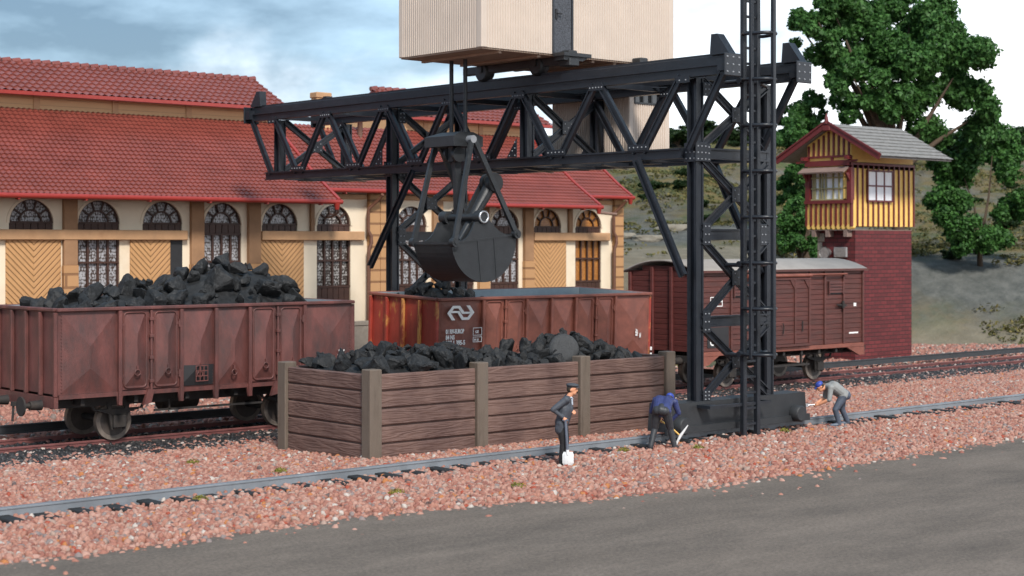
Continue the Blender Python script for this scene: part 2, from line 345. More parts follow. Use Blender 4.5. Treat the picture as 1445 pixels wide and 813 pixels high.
    L.new(mx.outputs[2], bg.inputs[0]); bg.inputs[1].default_value = .15
build_world()
vs = scene.view_settings; vs.view_transform = 'Standard'; vs.look = 'None'; vs.exposure = 1.03; vs.gamma = 1.; vs.use_curve_mapping = False
scene.cycles.max_bounces = 6; scene.cycles.use_denoising = True
# ================================================================== GANTRY CRANE
XF, XB = 28.6, 31.17
def UY(k): return 43.55 - 2.895 * k
def build_crane():
    ct = empty('gantry_crane', (29.9, 26.1, .1), 'tall black riveted lattice gantry crane with a caged ladder, spanning bunker and wagons', 'crane')
    S = M['steel']
    YR, YL = 24.78, 44.86
    def gusset(x, pts_yz, riv, dirx=-1, t=.022):
        m = MB(); m.prism([(x, y, z) for y, z in pts_yz], (dirx * t, 0, 0)); g = m.build('gusset_plate', S, ct)
        r = MB(); r.rivets([(x + dirx * t, y, z) for y, z in riv], (dirx, 0, 0)); r.build('rivets', M['rivet'], g)
    def grect(x, y0, y1, z0, z1, ny, nz, dirx=-1):
        gusset(x, [(y0, z0), (y1, z0), (y1, z1), (y0, z1)], [(y0 + (y1 - y0) * (i + .5) / ny, z0 + (z1 - z0) * (j + .5) / nz) for i in range(ny) for j in range(nz)], dirx)
    for X in (XF, XB):
        # top chord: riveted channel below, crane runway beam above
        m = MB(); m.box(X - .1, X + .1, YR, YL, 8.56, 8.60); m.box(X - .07, X + .1, YR, YL, 8.602, 8.76); m.box(X - .12, X + .12, YR, YL, 8.762, 8.80)
        m.build('top_chord', S, ct)
        m = MB(); m.bbox(X - .02, X + .16, YR + .04, YL - .04, 8.802, 9.0, .01); m.box(X + .03, X + .11, YR + .1, YL - .1, 9.002, 9.06); m.build('runway_rail', S, ct)
        m = MB(); m.box(X - .1, X + .1, 26.3, 43.95, 6.68, 6.72); m.box(X - .06, X + .1, 26.3, 43.95, 6.722, 6.88); m.box(X - .11, X + .11, 26.3, 43.95, 6.882, 6.925); m.build('bottom_chord', S, ct)
        # end plates and end stops
        for Y, sg in ((YR, -1), (YL, 1)):
            m = MB(); m.bbox(X - .28, X + .28, min(Y, Y + sg * .05), max(Y, Y + sg * .05), 8.5, 9.02, .015); m.box(X - .24, X + .24, min(Y, Y - sg * .22) , max(Y, Y - sg * .22), 8.62, 8.9)
            p = m.build('end_plate', S, ct)
            r = MB(); r.rivets([(X - .2 + .2 * i, Y + sg * .05, 8.59 + .17 * j) for i in range(3) for j in range(3)], (0, sg, 0), .026, .02); r.build('rivets', M['rivet'], p)
            m = MB(); m.prism([(X - .07, Y - sg * .02, 9.022), (X - .07, Y - sg * .60, 9.022), (X - .07, Y - sg * .56, 9.50), (X - .07, Y - sg * .38, 9.50)], (.24, 0, 0)); m.build('end_stop', S, ct)
        fx = X - .045
        def diag(a, b):
            m = MB(); A = (fx, a[0], a[1]); B = (fx, b[0], b[1]); m.bar(A, B, .07, .18, side=(1, 0, 0))
            d = (Vector(B) - Vector(A)).normalized(); n = d.cross(Vector((1, 0, 0))).normalized()
            for k in (-1, 1): m.bar(Vector(A) + n * .07 * k + Vector((-.05, 0, 0)), Vector(B) + n * .07 * k + Vector((-.05, 0, 0)), .028, .038, side=(1, 0, 0))
            m.build('diagonal', S, ct)
        for k in range(6):
            l = UY(k) - 1.45
            diag((UY(k) - .1, 8.6), (l + .12, 6.88)); diag((UY(k + 1) + .1, 8.6), (l - .12, 6.88))
        diag((YL - .12, 8.6), (43.62, 6.88)); diag((YR + .2, 8.6), (26.05, 6.88))
        for k in range(7):
            grect(X - .1, UY(k) - .26, UY(k) + .26, 8.46, 8.60, 5, 1) if k not in (0, 6) else gusset(X - .1, [(UY(k) + .2, 8.44), (UY(k) - .2, 8.44), (UY(k) - .22, 8.6), (UY(k) + .22, 8.6)], [(UY(k) - .1, 8.5), (UY(k) + .1, 8.5)])
        for k in range(6):
            l = UY(k) - 1.45; grect(X - .112, l - .34, l + .34, 6.92, 7.06, 5, 1)
        for k in (2, 4):
            y = UY(k) - .05
            gusset(X - .10, [(y + .48, 6.93), (y + .1, 6.93), (y + .1, 7.42)], [(y + .37, 6.98), (y + .16, 6.98), (y + .16, 7.17), (y + .16, 7.32), (y + .26, 7.1)])
    xc, xcb = 28.80, 31.35
    def column(x, y, z0, z1, name):
        m = MB()
        for s in (-1, 1): m.box(x - .13, x + .13, y + s * .11 - .022, y + s * .11 + .022, z0, z1)
        m.box(x - .03, x + .03, y - .086, y + .086, z0, z1)
        for s in (-1, 1): m.box(x + s * .105 - .022, x + s * .105 + .022, y - .158, y - .134, z0, z1)
        m.build(name, S, ct)
    for Y in (26.08, 37.74):
        for x in (xc, xcb): column(x, Y, .95, 8.55, 'column')
    for Y in (UY(0), UY(4)):
        for x in (xc, xcb): column(x, Y, 6.9, 8.55, 'post')
    # transverse X bracing between the two girders and down the legs
    def xb(y, z0, z1, mid=True):
        xa, xb_ = xc + .12, xcb - .12; dy = -.13
        for i, (a, b) in enumerate((((xa, z0), (xb_, z1)), ((xa, z1), (xb_, z0)))):
            m = MB(); m.bar((a[0], y + dy + .035 * i, a[1]), (b[0], y + dy + .035 * i, b[1]), .03, .19, side=(0, 1, 0))
            d = Vector((b[0] - a[0], 0, b[1] - a[1])).normalized(); n = Vector((-d.z, 0, d.x))
            for s in (-1, 1): m.bar(Vector((a[0], y + dy - .035, a[1])) + n * s * .08, Vector((b[0], y + dy - .035, b[1])) + n * s * .08, .045, .03, side=(0, 1, 0))
            m.build('cross_brace', S, ct)
        cx, cz = (xa + xb_) / 2, (z0 + z1) / 2
        m = MB(); m.bbox(cx - .2, cx + .2, y - .235, y - .195, cz - .18, cz + .18, .01); p = m.build('gusset_plate', S, ct)
        r = MB(); r.rivets([(cx + i * .12, y - .235, cz + j * .1) for i in (-1, 1) for j in (-1, 1)] + [(cx, y - .235, cz)], (0, -1, 0)); r.build('rivets', M['rivet'], p)
    def side_plate(x, y, z, h=.26):
        m = MB(); m.bbox(x - .02, x + .24, y - .20, y - .165, z - h, z + h, .01); p = m.build('gusset_plate', S, ct)
        r = MB(); r.rivets([(x + .05 + .12 * i, y - .20, z + h * .72 * j) for i in (0, 1) for j in (-1, 0, 1)], (0, -1, 0)); r.build('rivets', M['rivet'], p)
    def hbar(y, z):
        m = MB(); m.box(xc + .05, xcb - .05, y - .15, y - .11, z - .13, z + .13)
        for s in (-1, 1): m.box(xc + .05, xcb - .05, y - .19, y - .152, z + s * .11 - .02, z + s * .11 + .02)
        m.build('cross_strut', S, ct)
    for k in (0, 2, 4, 6):
        xb(UY(k) - (.1 if k == 6 else 0), 7.0, 8.5)
        hbar(UY(k) - (.1 if k == 6 else .05), 6.80)
    for Y in (26.08, 37.74):
        for z0, z1 in ((5.05, 6.65), (2.98, 4.75), (1.08, 2.72)): xb(Y, z0, z1)
        for z in (4.90, 2.85): hbar(Y, z); side_plate(xc + .1, Y, z)
        side_plate(xc + .1, Y, 6.80, .2); side_plate(xc + .1, Y, 1.12, .12); side_plate(xc + .1, Y, 8.3, .16); side_plate(xcb - .4, Y, 4.90)
    # plates where chord meets front leg
    grect(xc - .135, 25.90, 26.28, 6.60, 7.04, 3, 3); grect(xc - .135, 37.54, 37.94, 6.6, 7.04, 3, 3)
    m = MB(); m.bbox(xc - .20, xc + .20, 25.86, 25.90, 6.60, 7.06, .01); p = m.build('gusset_plate', S, ct)
    r = MB(); r.rivets([(xc - .13 + .13 * i, 25.86, 6.66 + .15 * j) for i in range(3) for j in range(3)], (0, -1, 0)); r.build('rivets', M['rivet'], p)
    # lateral ties between the girders, top and bottom
    for k in range(7):
        y = UY(k)
        m = MB(); m.box(XF + .11, XB - .11, y + .28, y + .36, 8.60, 8.74); m.build('lateral_tie', S, ct)
        if k < 6:
            l = y - 1.45
            m = MB(); m.box(XF + .11, XB - .11, l - .05, l + .05, 6.69, 6.80); m.build('lateral_tie', S, ct)
            m = MB(); m.bar((XF + .11, l, 6.66), (XB - .11, UY(k + 1), 6.66), .09, .02); m.bar((XF + .11, UY(k + 1), 6.64), (XB - .11, l, 6.64), .09, .02); m.build('lateral_brace', S, ct)
            m = MB(); m.bar((XF + .11, y, 8.70), (XB - .11, UY(k + 1), 8.70), .08, .02); m.build('lateral_brace', S, ct)
            g = MB(); g.box(XF + .05, XF + .5, l - .22, l + .22, 6.60, 6.626); pg = g.build('gusset_plate', S, ct)
    # knee braces on both legs of both girders
    for X in (XF, XB):
        for a, b in (((27.62, 6.70), (26.10, 3.93)), ((36.30, 6.70), (38.30, 4.02))):
            m = MB(); q = -.16 if X == XF else .06
            A = Vector((X + q, a[0], a[1])); B = Vector((X + q, b[0], b[1])); m.bar(A, B, .06, .19, side=(1, 0, 0))
            d = (B - A).normalized(); n = d.cross(Vector((1, 0, 0))).normalized()
            for s in (-1, 1): m.bar(A + n * s * .075 + Vector((-.055, 0, 0)), B + n * s * .075 + Vector((-.055, 0, 0)), .05, .04, side=(1, 0, 0))
            m.build('knee_brace', S, ct)
    # wheel trucks under the legs
    for y0, y1, sg in ((25.78, 26.42, -1), (37.62, 38.2, -1)):
        m = MB(); prof = [(27.55, .36), (32.66, .36), (32.58, 1.0), (27.62, 1.0)]
        m.prism([(x, y0 + .06, z) for x, z in prof], (0, y1 - y0 - .06, 0))
        m.prism([(x, y0, z) for x, z in ((27.5, .30), (32.72, .30), (32.70, .46), (27.53, .46))], (0, .058, 0))
        m.prism([(x, y0 + .02, z) for x, z in ((27.70, .50), (27.95, .50), (27.95, .97), (27.70, .97))], (0, .038, 0))
        t = m.build('wheel_truck', M['steeltruck'], ct)
        for x in (27.96, 32.16):
            h = MB(); h.tube([(x, y0 + .05, .50), (x, y0 - .16, .50), (x, y0 - .19, .50)], [.20, .20, .17], 22); h.build('hub_cap', M['steeltruck'], t)
            h = MB(); h.tube([(x, 26.0 if y0 < 30 else 37.8, .50), (x, 26.2 if y0 < 30 else 38.0, .50)], .2, 20); h.build('wheel', M['under'], t)
    # ladder with safety cage
    ld = MB(); LY, LX0, LX1 = 25.45, 29.80, 30.29
    for x in (LX0, LX1): ld.bbox(x - .06, x + .06, LY - .07, LY + .07, .08, 12.2, .02)
    L_ = ld.build('ladder', S, ct)
    r = MB(); z = .42
    while z < 12.1: r.bbox(LX0 + .062, LX1 - .062, LY - .03, LY + .03, z - .03, z + .03, .008); z += .37
    r.build('rungs', S, L_)
    zs = [2.08 + 1.075 * i for i in range(10)]
    def hoop_pt(a):   # half hoop bulging to -Y
        return (30.05 + .36 * math.cos(a), LY - .08 + .62 * math.sin(a))
    for z in zs:
        h = MB(); pts = [(LX0, LY + .02, z)] + [(*hoop_pt(math.pi + math.pi * i / 14), z) for i in range(15)] + [(LX1, LY + .02, z)]
        h.tube(pts, .042, 8); h.build('cage_hoop', S, L_)
    for a in (math.pi * 1.12, math.pi * 1.5, math.pi * 1.80):
        h = MB(); x, y = hoop_pt(a); h.bbox(x - .05, x + .05, y - .045, y + .045, zs[0] - .1, 12.2, .015); h.build('cage_bar', S, L_)
    for z in (2.08, 4.2, 8.52):
        h = MB(); h.tube([(LX0 - .16, LY + .02, z), (LX1 + .16, LY + .02, z)], .075, 10); h.tube([(LX0 - .1, LY, z - .02), (LX0 - .1, 25.9, z - .02)], .05, 8); h.tube([(LX1 + .1, LY, z - .02), (xcb - .25, 25.86, z - .02)], .05, 8); h.build('ladder_bracket', S, L_)
    h = MB()
    h.box(28.9, LX1 + .5, LY - .02, LY + .04, .86, .93); h.box(28.6, 28.9, LY - .02, 25.84, .86, .93); h.box(30.70, 30.76, LY + .04, 25.84, .86, .93)
    h.build('ladder_stay', S, L_)
    return ct
build_crane()

def ribbed(mb, a, b, z0, z1, out, pitch=.085, dep=.022):
    """corrugated sheet standing between plan points a and b; out = outward unit normal (2D)"""
    a = Vector(a); b = Vector(b); n = max(2, round((b - a).length / pitch)); o = Vector(out); P = []
    prof = [(0, 0), (.22, 0), (.36, 1), (.86, 1)]
    for i in range(n):
        for t, h in prof: P.append(a.lerp(b, (i + t) / n) + o * dep * h)
    P.append(b)
    V = [(p.x, p.y, z0) for p in P] + [(p.x, p.y, z1) for p in P]; k = len(P)
    fl = (b - a).to_3d().cross(Vector((0, 0, 1))).to_2d().dot(o) > 0
    F = [(i, i + 1, k + i + 1, k + i) if fl else (i + 1, i, k + i, k + i + 1) for i in range(k - 1)]
    mb.add(V, F)

# ================================================================== TROLLEY HOUSE on the bridge
def build_house():
    h = empty('crane_house', (29.4, 32.1, 9.08), 'beige corrugated winch house with a dark door riding on top of the black gantry bridge', 'crane house')
    x0, x1, y0, y1, z0, z1 = 25.98, 32.75, 30.47, 33.72, 9.47, 13.4
    B = M['beige']
    m = MB(); ribbed(m, (x0, y1 - .12), (x0, y0 + .14), z0, z1, (-1, 0)); m.build('wall', B, h)
    m = MB(); ribbed(m, (x0 + .14, y0), (28.30, y0), z0, z1, (0, -1)); ribbed(m, (29.02, y0), (x1 - .12, y0), z0, z1, (0, -1)); m.box(28.30, 29.02, y0 - .01, y0 + .05, 11.6, z1); m.build('wall', B, h)
    m = MB(); ribbed(m, (x1, y0 + .12), (x1, y1 - .12), z0, z1, (1, 0)); ribbed(m, (x1 - .12, y1), (x0 + .12, y1), z0, z1, (0, 1)); m.build('wall', B, h)
    m = MB()
    for x, y in ((x0, y0), (x1, y0), (x0, y1), (x1, y1)):
        m.mark()
        sx = 1 if x == x0 else -1; sy = 1 if y == y0 else -1
        xa, xb = sorted((x - sx * .03, x + sx * .16)); ya, yb = sorted((y - sy * .03, y + sy * .16)); m.bbox(xa, xb, ya, yb, z0 - .01, z1, .02)
    m.build('corner_trim', B, h)
    m = MB(); m.box(x0 + .02, x1 - .02, y0 + .02, y1 - .02, z0 - .04, z0 + .03)
    for x in (26.6, 27.9, 29.8, 30.6): m.box(x, x + .1, y0 + .1, y1 - .1, z0 - .1, z0 - .042)
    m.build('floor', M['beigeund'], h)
    m = MB(); m.prism([(x0 - .25, y0 - .25, z1), (x0 - .25, y1 + .25, z1), (x0 - .25, y1 + .25, z1 + .12), (x0 - .25, (y0 + y1) / 2, z1 + .8), (x0 - .25, y0 - .25, z1 + .12)], (x1 - x0 + .5, 0, 0)); m.build('roof', M['doorgrey'], h)
    m = MB(); m.bbox(28.36, 28.97, y0 - .015, y0 + .04, z0 + .02, 11.55, .01); d = m.build('door', M['doorgrey'], h)
    m = MB(); m.box(28.30, 28.358, y0 - .035, y0 + .05, z0, 11.6); m.box(28.972, 29.02, y0 - .035, y0 + .05, z0, 11.6); m.box(28.358, 28.972, y0 - .035, y0 + .05, 11.552, 11.6); m.build('door_frame', M['steel'], d)
    m = MB(); m.box(28.40, 28.46, y0 - .05, y0 - .018, 10.36, 10.62); m.tube([(28.43, y0 - .07, 10.5), (28.57, y0 - .09, 10.5)], .02, 8); m.build('handle', M['black'], d)
    m = MB(); m.prism([(28.30, y0 - .04, 9.40), (29.25, y0 - .04, 9.40), (29.25, y0 - .04, 9.49), (28.30, y0 - .04, 9.49)], (0, -.42, 0)); m.prism([(28.34, y0 - .06, 9.30), (29.0, y0 - .06, 9.30), (29.2, y0 - .06, 9.398), (28.34, y0 - .06, 9.398)], (0, -.34, 0)); m.build('doorstep', M['steel2'], h)
    for X in (XF + .07, XB + .07):
        m = MB(); m.bbox(X - .11, X + .11, 30.35, 34.3, 9.22, 9.43, .015); m.bbox(X - .17, X + .17, 30.02, 30.42, 9.16, 9.36, .02); m.bbox(X - .15, X + .15, 30.06, 30.40, 9.362, 9.56, .03); m.build('trolley_beam', M['steel2'], h)
        for y in (31.35, 33.5):
            wl = MB(); wl.tube([(X - .16, y, 9.27), (X - .1, y, 9.27), (X + .1, y, 9.27), (X + .16, y, 9.27)], [.22, .27, .27, .22], 24)
            wb = wl.build('trolley_wheel', M['steel2'], h)
            wl = MB(); wl.box(X - .19, X + .19, y - .07, y + .07, 9.24, 9.45); wl.build('wheel_bracket', M['steel2'], h)
    # driver's cab hanging behind the far girder
    cx0, cx1, cy0, cy1, cz0 = 31.50, 33.02, 30.88, 33.85, 7.02
    m = MB(); ribbed(m, (cx0, cy1 - .1), (cx0, cy0 + .1), cz0, 9.43, (-1, 0)); m.build('cab_wall', B, h)
    wx0, wx1, wz0, wz1 = 31.72, 32.66, 8.48, 8.74
    m = MB(); ribbed(m, (cx0 + .14, cy0), (cx1 - .1, cy0), cz0, wz0 - .03, (0, -1)); ribbed(m, (cx0 + .14, cy0), (cx1 - .1, cy0), wz1 + .03, 9.43, (0, -1))
    ribbed(m, (cx0 + .14, cy0), (wx0 - .03, cy0), wz0 - .03, wz1 + .03, (0, -1)); ribbed(m, (wx1 + .03, cy0), (cx1 - .1, cy0), wz0 - .03, wz1 + .03, (0, -1)); m.build('cab_wall', B, h)
    m = MB(); ribbed(m, (cx1, cy0 + .1), (cx1, cy1 - .1), cz0, 9.43, (1, 0)); ribbed(m, (cx1 - .1, cy1), (cx0 + .1, cy1), cz0, 9.43, (0, 1)); m.build('cab_wall', B, h)
    m = MB()
    for x in (cx0, cx1):
        for y in (cy0, cy1): m.mark(); m.bbox(x - .03 if x == cx0 else x - .13, x + .16 if x == cx0 else x + .03, y - .03 if y == cy0 else y - .13, y + .13 if y == cy0 else y + .03, cz0 - .01, 9.42, .02)
    m.build('corner_trim', B, h)
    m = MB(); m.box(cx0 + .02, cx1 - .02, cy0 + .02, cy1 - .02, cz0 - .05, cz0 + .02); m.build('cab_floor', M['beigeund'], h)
    m = MB(); m.box(wx0, wx1, cy0 + .03, cy0 + .04, wz0, wz1); g = m.build('window', M['glassdark'], h)
    m = MB(); m.box(wx0 - .05, wx1 + .05, cy0 - .04, cy0 + .05, wz0 - .05, wz0); m.box(wx0 - .05, wx1 + .05, cy0 - .04, cy0 + .05, wz1, wz1 + .05)
    for x in (wx0 - .05, wx0 + .27, wx0 + .60, wx1): m.box(x, x + .05, cy0 - .035, cy0 + .048, wz0, wz1)
    m.build('window_frame', M['steel2'], g)
build_house()

# ================================================================== GRAB
def build_grab():
    g = empty('grab_bucket', (27.2, 32.55, 3.75), 'black clamshell coal grab hanging from the beige crane house on two rods', 'grab bucket')
    G = M['steel2']
    Yf, Yb = 31.86, 33.28; cx, cz = 27.2, 4.80; tilt = R(-6)
    def T(x, z): return (cx + x * math.cos(tilt) + z * math.sin(tilt), cz - x * math.sin(tilt) + z * math.cos(tilt))
    for y in (33.12, 32.56):
        m = MB(); m.tube([(27.2, y, 7.55), (27.2, y, 9.44)], .055, 12); m.build('hoist_rod', G, g)
    m = MB()  # head block: eight sided, sloped shoulders
    base = [(26.70, 32.42), (27.68, 32.42), (27.68, 33.62), (26.70, 33.62)]
    top = [(27.0, 32.5), (27.42, 32.5), (27.42, 33.3), (27.0, 33.3)]
    V = [(x, y, 7.18) for x, y in base] + [(x, y, 7.44) for x, y in base] + [(x, y, 7.56) for x, y in top]
    m.add(V, [(3, 2, 1, 0), (0, 1, 5, 4), (1, 2, 6, 5), (2, 3, 7, 6), (3, 0, 4, 7), (4, 5, 9, 8), (5, 6, 10, 9), (6, 7, 11, 10), (7, 4, 8, 11), (8, 9, 10, 11)])
    hd = m.build('head_block', G, g)
    m = MB(); m.disc((27.2, 32.22, 7.36), (0, 1, 0), .1, .21, 16); m.mark(); m.disc((27.2, 33.61, 7.36), (0, 1, 0), .1, .19, 16); m.build('pivot_pin', M['rivet'], hd)
    m = MB(); m.tube([(27.05, 32.62, 6.98), (27.05, 32.72, 6.98)], .2, 20); m.tube([(27.05, 32.95, 6.98), (27.05, 33.05, 6.98)], .2, 20); m.box(26.93, 27.17, 32.735, 32.935, 6.8, 7.178); m.build('sheave', G, hd)
    # end plates with horned tops
    for y, t in ((Yf, -.05), (Yb, .05)):
        arc = [(-1.08, 0.0)] + [(1.08 * math.cos(a) * (1 if abs(math.cos(a)) > .3 else 1), 1.1 * math.sin(a)) for a in [math.pi + math.pi * i / 24 for i in range(1, 24)]] + [(1.08, 0.0)]
        horn = []
        for i in range(9):
            s = i / 8; horn.append((.95 - .72 * s, .02 + .44 * s ** 2.2))
        for i in range(9):
            s = 1 - i / 8; horn.append((-(.82 - .56 * s) + 0, .02 + .44 * s ** 2.2))
        poly = arc + horn
        m = MB(); m.prism([(T(a, b)[0], y, T(a, b)[1]) for a, b in poly], (0, t, 0)); p = m.build('end_plate', G, g)
        s = MB(); e = y + t
        for xx in (-.22, .33):
            zb = -1.1 * math.sqrt(max(.01, 1 - (xx / 1.08) ** 2)) + .02
            a, b = T(xx, -.02), T(xx * .95, zb); s.bar((a[0], e, a[1]), (b[0], e, b[1]), .025, .04, side=(0, 1, 0))
        a, b = T(-1.02, .0), T(1.02, .0); s.bar((a[0], e, a[1]), (b[0], e, b[1]), .03, .05, side=(0, 1, 0)); s.build('seam', G, p)
        s = MB(); c = T(.0, .56); q = 1 if t > 0 else -1
        s.tube([(c[0], e - q * .2, c[1]), (c[0], e + q * .05, c[1])], .17, 20); k = s.build('horn_boss', G, p)
        s = MB()
        pts = [(c[0] + .14 * math.cos(a), e + q * .055, c[1] + .14 * math.sin(a)) for a in [2 * math.pi * i / 20 for i in range(21)]]
        s.tube(pts, .03, 6); s.build('ring', M['chrome'], k)
        for xx in (-1.04, 1.04):
            c = T(xx, .02); s = MB(); s.tube([(c[0], e - q * .02, c[1]), (c[0], e + q * .13, c[1])], .115, 20); s.tube([(c[0], e + q * .13, c[1]), (c[0], e + q * .16, c[1])], .05, 12); s.build('pivot', M['steel2'], p)
    # two curved shells with thickness, meeting at the bottom
    for sg in (-1, 1):
        m = MB(); n = 14; O = []; I = []
        for i in range(n + 1):
            a = math.pi * 1.5 + sg * (math.pi / 2) * i / n
            O.append(T(1.08 * math.cos(a), 1.1 * math.sin(a))); I.append(T(1.03 * math.cos(a), 1.05 * math.sin(a)))
        V = [(x, y, z) for (x, z) in O for y in (Yf + .003, Yb - .003)] + [(x, y, z) for (x, z) in I for y in (Yf + .003, Yb - .003)]
        k = 2 * (n + 1); F = []
        for i in range(n):
            F.append((2 * i, 2 * i + 1, 2 * i + 3, 2 * i + 2)); F.append((k + 2 * i, k + 2 * i + 2, k + 2 * i + 3, k + 2 * i + 1))
        F.append((2 * n, 2 * n + 1, k + 2 * n + 1, k + 2 * n)); m.add(V, F, False)
        a = T(sg * 1.055, .0); m.bar((a[0], Yf + .01, a[1]), (a[0], Yb - .01, a[1]), .1, .06)
        m.build('shell', G, g)
    # four closing arms
    for y in (32.28, 33.74):
        yo = Yf - .12 if y < 33 else Yb + .12
        for xx in (-1.04, 1.04):
            c = T(xx, .02); m = MB(); m.bar((27.2 + (.07 if xx > 0 else -.02), y, 7.36), (c[0], yo, c[1]), .08, .13, side=(0, 1, 0)); m.build('closing_arm', G, g)
    # axle through the horns, lever and sheave
    c = T(0, .56); m = MB(); m.tube([(c[0], Yf + .1, c[1]), (c[0], Yb - .1, c[1])], .095, 16); m.build('axle', G, g)
    m = MB()
    m.tube([(26.92, 32.42, 4.75), (27.5, 32.42, 5.58), (27.92, 32.42, 6.18)], [.11, .14, .17], 16); m.bar((26.8, 32.66, 4.6), (27.86, 32.66, 6.2), .06, .2, side=(0, 1, 0)); m.bar((26.78, 32.27, 4.7), (27.9, 32.27, 6.16), .05, .08, side=(0, 1, 0))
    m.build('closing_lever', G, g)
    m = MB(); m.tube([(27.96, 32.22, 6.26), (27.96, 32.27, 6.26), (27.96, 32.36, 6.26)], [.24, .27, .27], 24); m.tube([(27.96, 32.5, 6.26), (27.96, 32.62, 6.26)], .24, 24); m.build('sheave', G, g)
    m = MB(); m.bar((27.14, 32.85, 7.17), (27.2, 32.85, 5.4), .12, .2); m.build('inner_frame', G, g)
build_grab()

# ================================================================== BUNKER
def build_bunker():
    b = empty('coal_bunker', (25.5, 29.8, 0), 'brown plank coal bunker with grey corner posts beside the front crane rail', 'bunker')
    y0, y1 = 28.19, 31.72; px = [20.92, 23.92, 27.13, 30.10]
    for x in px:
        for y in (y0, y1 - .3):
            m = MB(); m.bbox(x, x + .32, y, y + .32, -.1, 2.0 + random.uniform(-.015, .02), .018); m.build('post', M['post'], b)
    def planks(x0, x1, ya, yb, along):
        m = MB(); zt = 1.88; hh = .378
        for i in range(5):
            z1 = zt - i * hh; z0 = z1 - hh + .036 if i < 4 else -.05
            q = random.uniform(-.008, .008)
            m.bbox(x0, x1, ya + (q if along == 'x' else 0), yb, z0, z1, .022)
        m.box(x0 + .055 if along != 'x' else x0, x1 - .02 if along != 'x' else x1, ya + (.055 if along == 'x' else .0), yb - (.02 if along == 'x' else .0), 0, 1.84)
        m.build('plank_wall', M['plank'], b)
    for i in range(3):
        planks(px[i] + .322, px[i + 1] - .002, y0 + .08, y0 + .2, 'x')
        planks(px[i] + .322, px[i + 1] - .002, y1 - .2, y1 - .08, 'x')
    planks(px[0] + .07, px[0] + .2, y0 + .322, y1 - .302, 'y'); planks(px[3] + .12, px[3] + .25, y0 + .322, y1 - .302, 'y')
build_bunker()

# ================================================================== COAL
def lump_mesh(i):
    r_ = random.Random(100 + i); bm = bmesh.new()
    el = (1, r_.uniform(.7, .95), r_.uniform(.55, .8))
    for k in range(15):
        d = Vector((r_.gauss(0, 1), r_.gauss(0, 1), r_.gauss(0, 1))).normalized() * r_.uniform(.8, 1.05)
        bm.verts.new((d.x * el[0], d.y * el[1], d.z * el[2]))
    ret = bmesh.ops.convex_hull(bm, input=bm.verts[:])
    bmesh.ops.delete(bm, geom=[g for g in ret['geom_interior'] if isinstance(g, bmesh.types.BMVert)], context='VERTS')
    bmesh.ops.bevel(bm, geom=bm.edges[:], offset=.07, segments=1, affect='EDGES', clamp_overlap=True)
    bmesh.ops.triangulate(bm, faces=bm.faces[:])
    bmesh.ops.subdivide_edges(bm, edges=bm.edges[:], cuts=3, use_grid_fill=True)
    for v in bm.verts:
        n = mnoise.noise(v.co * 1.7 + Vector((i * 7, 0, 0))) * .22 + abs(mnoise.noise(v.co * 4 + Vector((0, i * 5, 0)))) * .14 + mnoise.noise(v.co * 9 + Vector((0, i * 5, 0))) * .04
        v.co *= 1 + n
    me = bpy.data.meshes.new('coal_lump'); bm.to_mesh(me); bm.free(); me.materials.append(M['coal']); return me
LUMPS = [lump_mesh(i) for i in range(14)]
def place_lump(p, s, label, group):
    o = bpy.data.objects.new('coal_lump', random.choice(LUMPS)); col.objects.link(o)
    o.location = p; o.scale = (s, s * random.uniform(.85, 1.1), s * random.uniform(.85, 1.1)); o.rotation_euler = [random.uniform(0, 6.28) for _ in range(3)]
    tag(o, label, 'coal lump', group); return o
def heap(name, x0, x1, y0, y1, zb, hf, n, smin, smax, label, group, bedlabel, step=.12, small=0):
    m = MB(); nx = int((x1 - x0) / step); ny = int((y1 - y0) / step); V = []
    for i in range(nx + 1):
        for j in range(ny + 1):
            x = x0 + (x1 - x0) * i / nx; y = y0 + (y1 - y0) * j / ny
            V.append((x, y, zb + hf(x, y) - .10 + .08 * mnoise.noise(Vector((x * 4, y * 4, 1)))))
    F = [(i * (ny + 1) + j, (i + 1) * (ny + 1) + j, (i + 1) * (ny + 1) + j + 1, i * (ny + 1) + j + 1) for i in range(nx) for j in range(ny)]
    m.add(V, F); o = m.build(name, M['coal']); tag(o, bedlabel, 'coal', kind='stuff')
    pts = []; tries = 0
    while len(pts) < n and tries < 9000:
        tries += 1
        x = random.uniform(x0 + .15, x1 - .15); y = random.uniform(y0 + .12, y1 - .12); s = smin + (smax - smin) * random.random() ** 1.6
        if all((x - a) ** 2 + (y - b) ** 2 > ((s + c) * .62) ** 2 for a, b, c in pts):
            pts.append((x, y, s)); place_lump((x, y, zb + hf(x, y) + s * .12), s, label, group)
    for i in range(small):
        x = random.uniform(x0 + .15, x1 - .15); y = random.uniform(y0 + .1, y1 - .1); s = random.uniform(.07, .14)
        place_lump((x, y, zb + hf(x, y) + .10 + s * .5), s, 'small ' + label.replace('jagged ', '').replace('broken ', '').replace('lump', 'piece between the lumps', 1), group)
def g2(x, y, cx, cy, sx, sy, h): return h * math.exp(-((x - cx) / sx) ** 2 - ((y - cy) / sy) ** 2)
heap('coal_bed', 21.25, 30.05, 28.42, 31.5, 1.78, lambda x, y: .03 + g2(x, y, 22.6, 29.9, 1.6, 1.5, .34) + g2(x, y, 24.6, 30.1, 1.2, 1.2, .20) + g2(x, y, 28.1, 29.9, 1.0, 1.2, .52) - .1 * max(0, (28.9 - y)),
     120, .19, .42, 'jagged black coal lump in the heap filling the brown plank bunker', 'coal lumps in the plank bunker', 'fine black coal under the lumps in the plank bunker', small=60)
m = MB()   # one rounded grey lump like a thick disc
bm = bmesh.new(); bmesh.ops.create_icosphere(bm, subdivisions=4, radius=1)
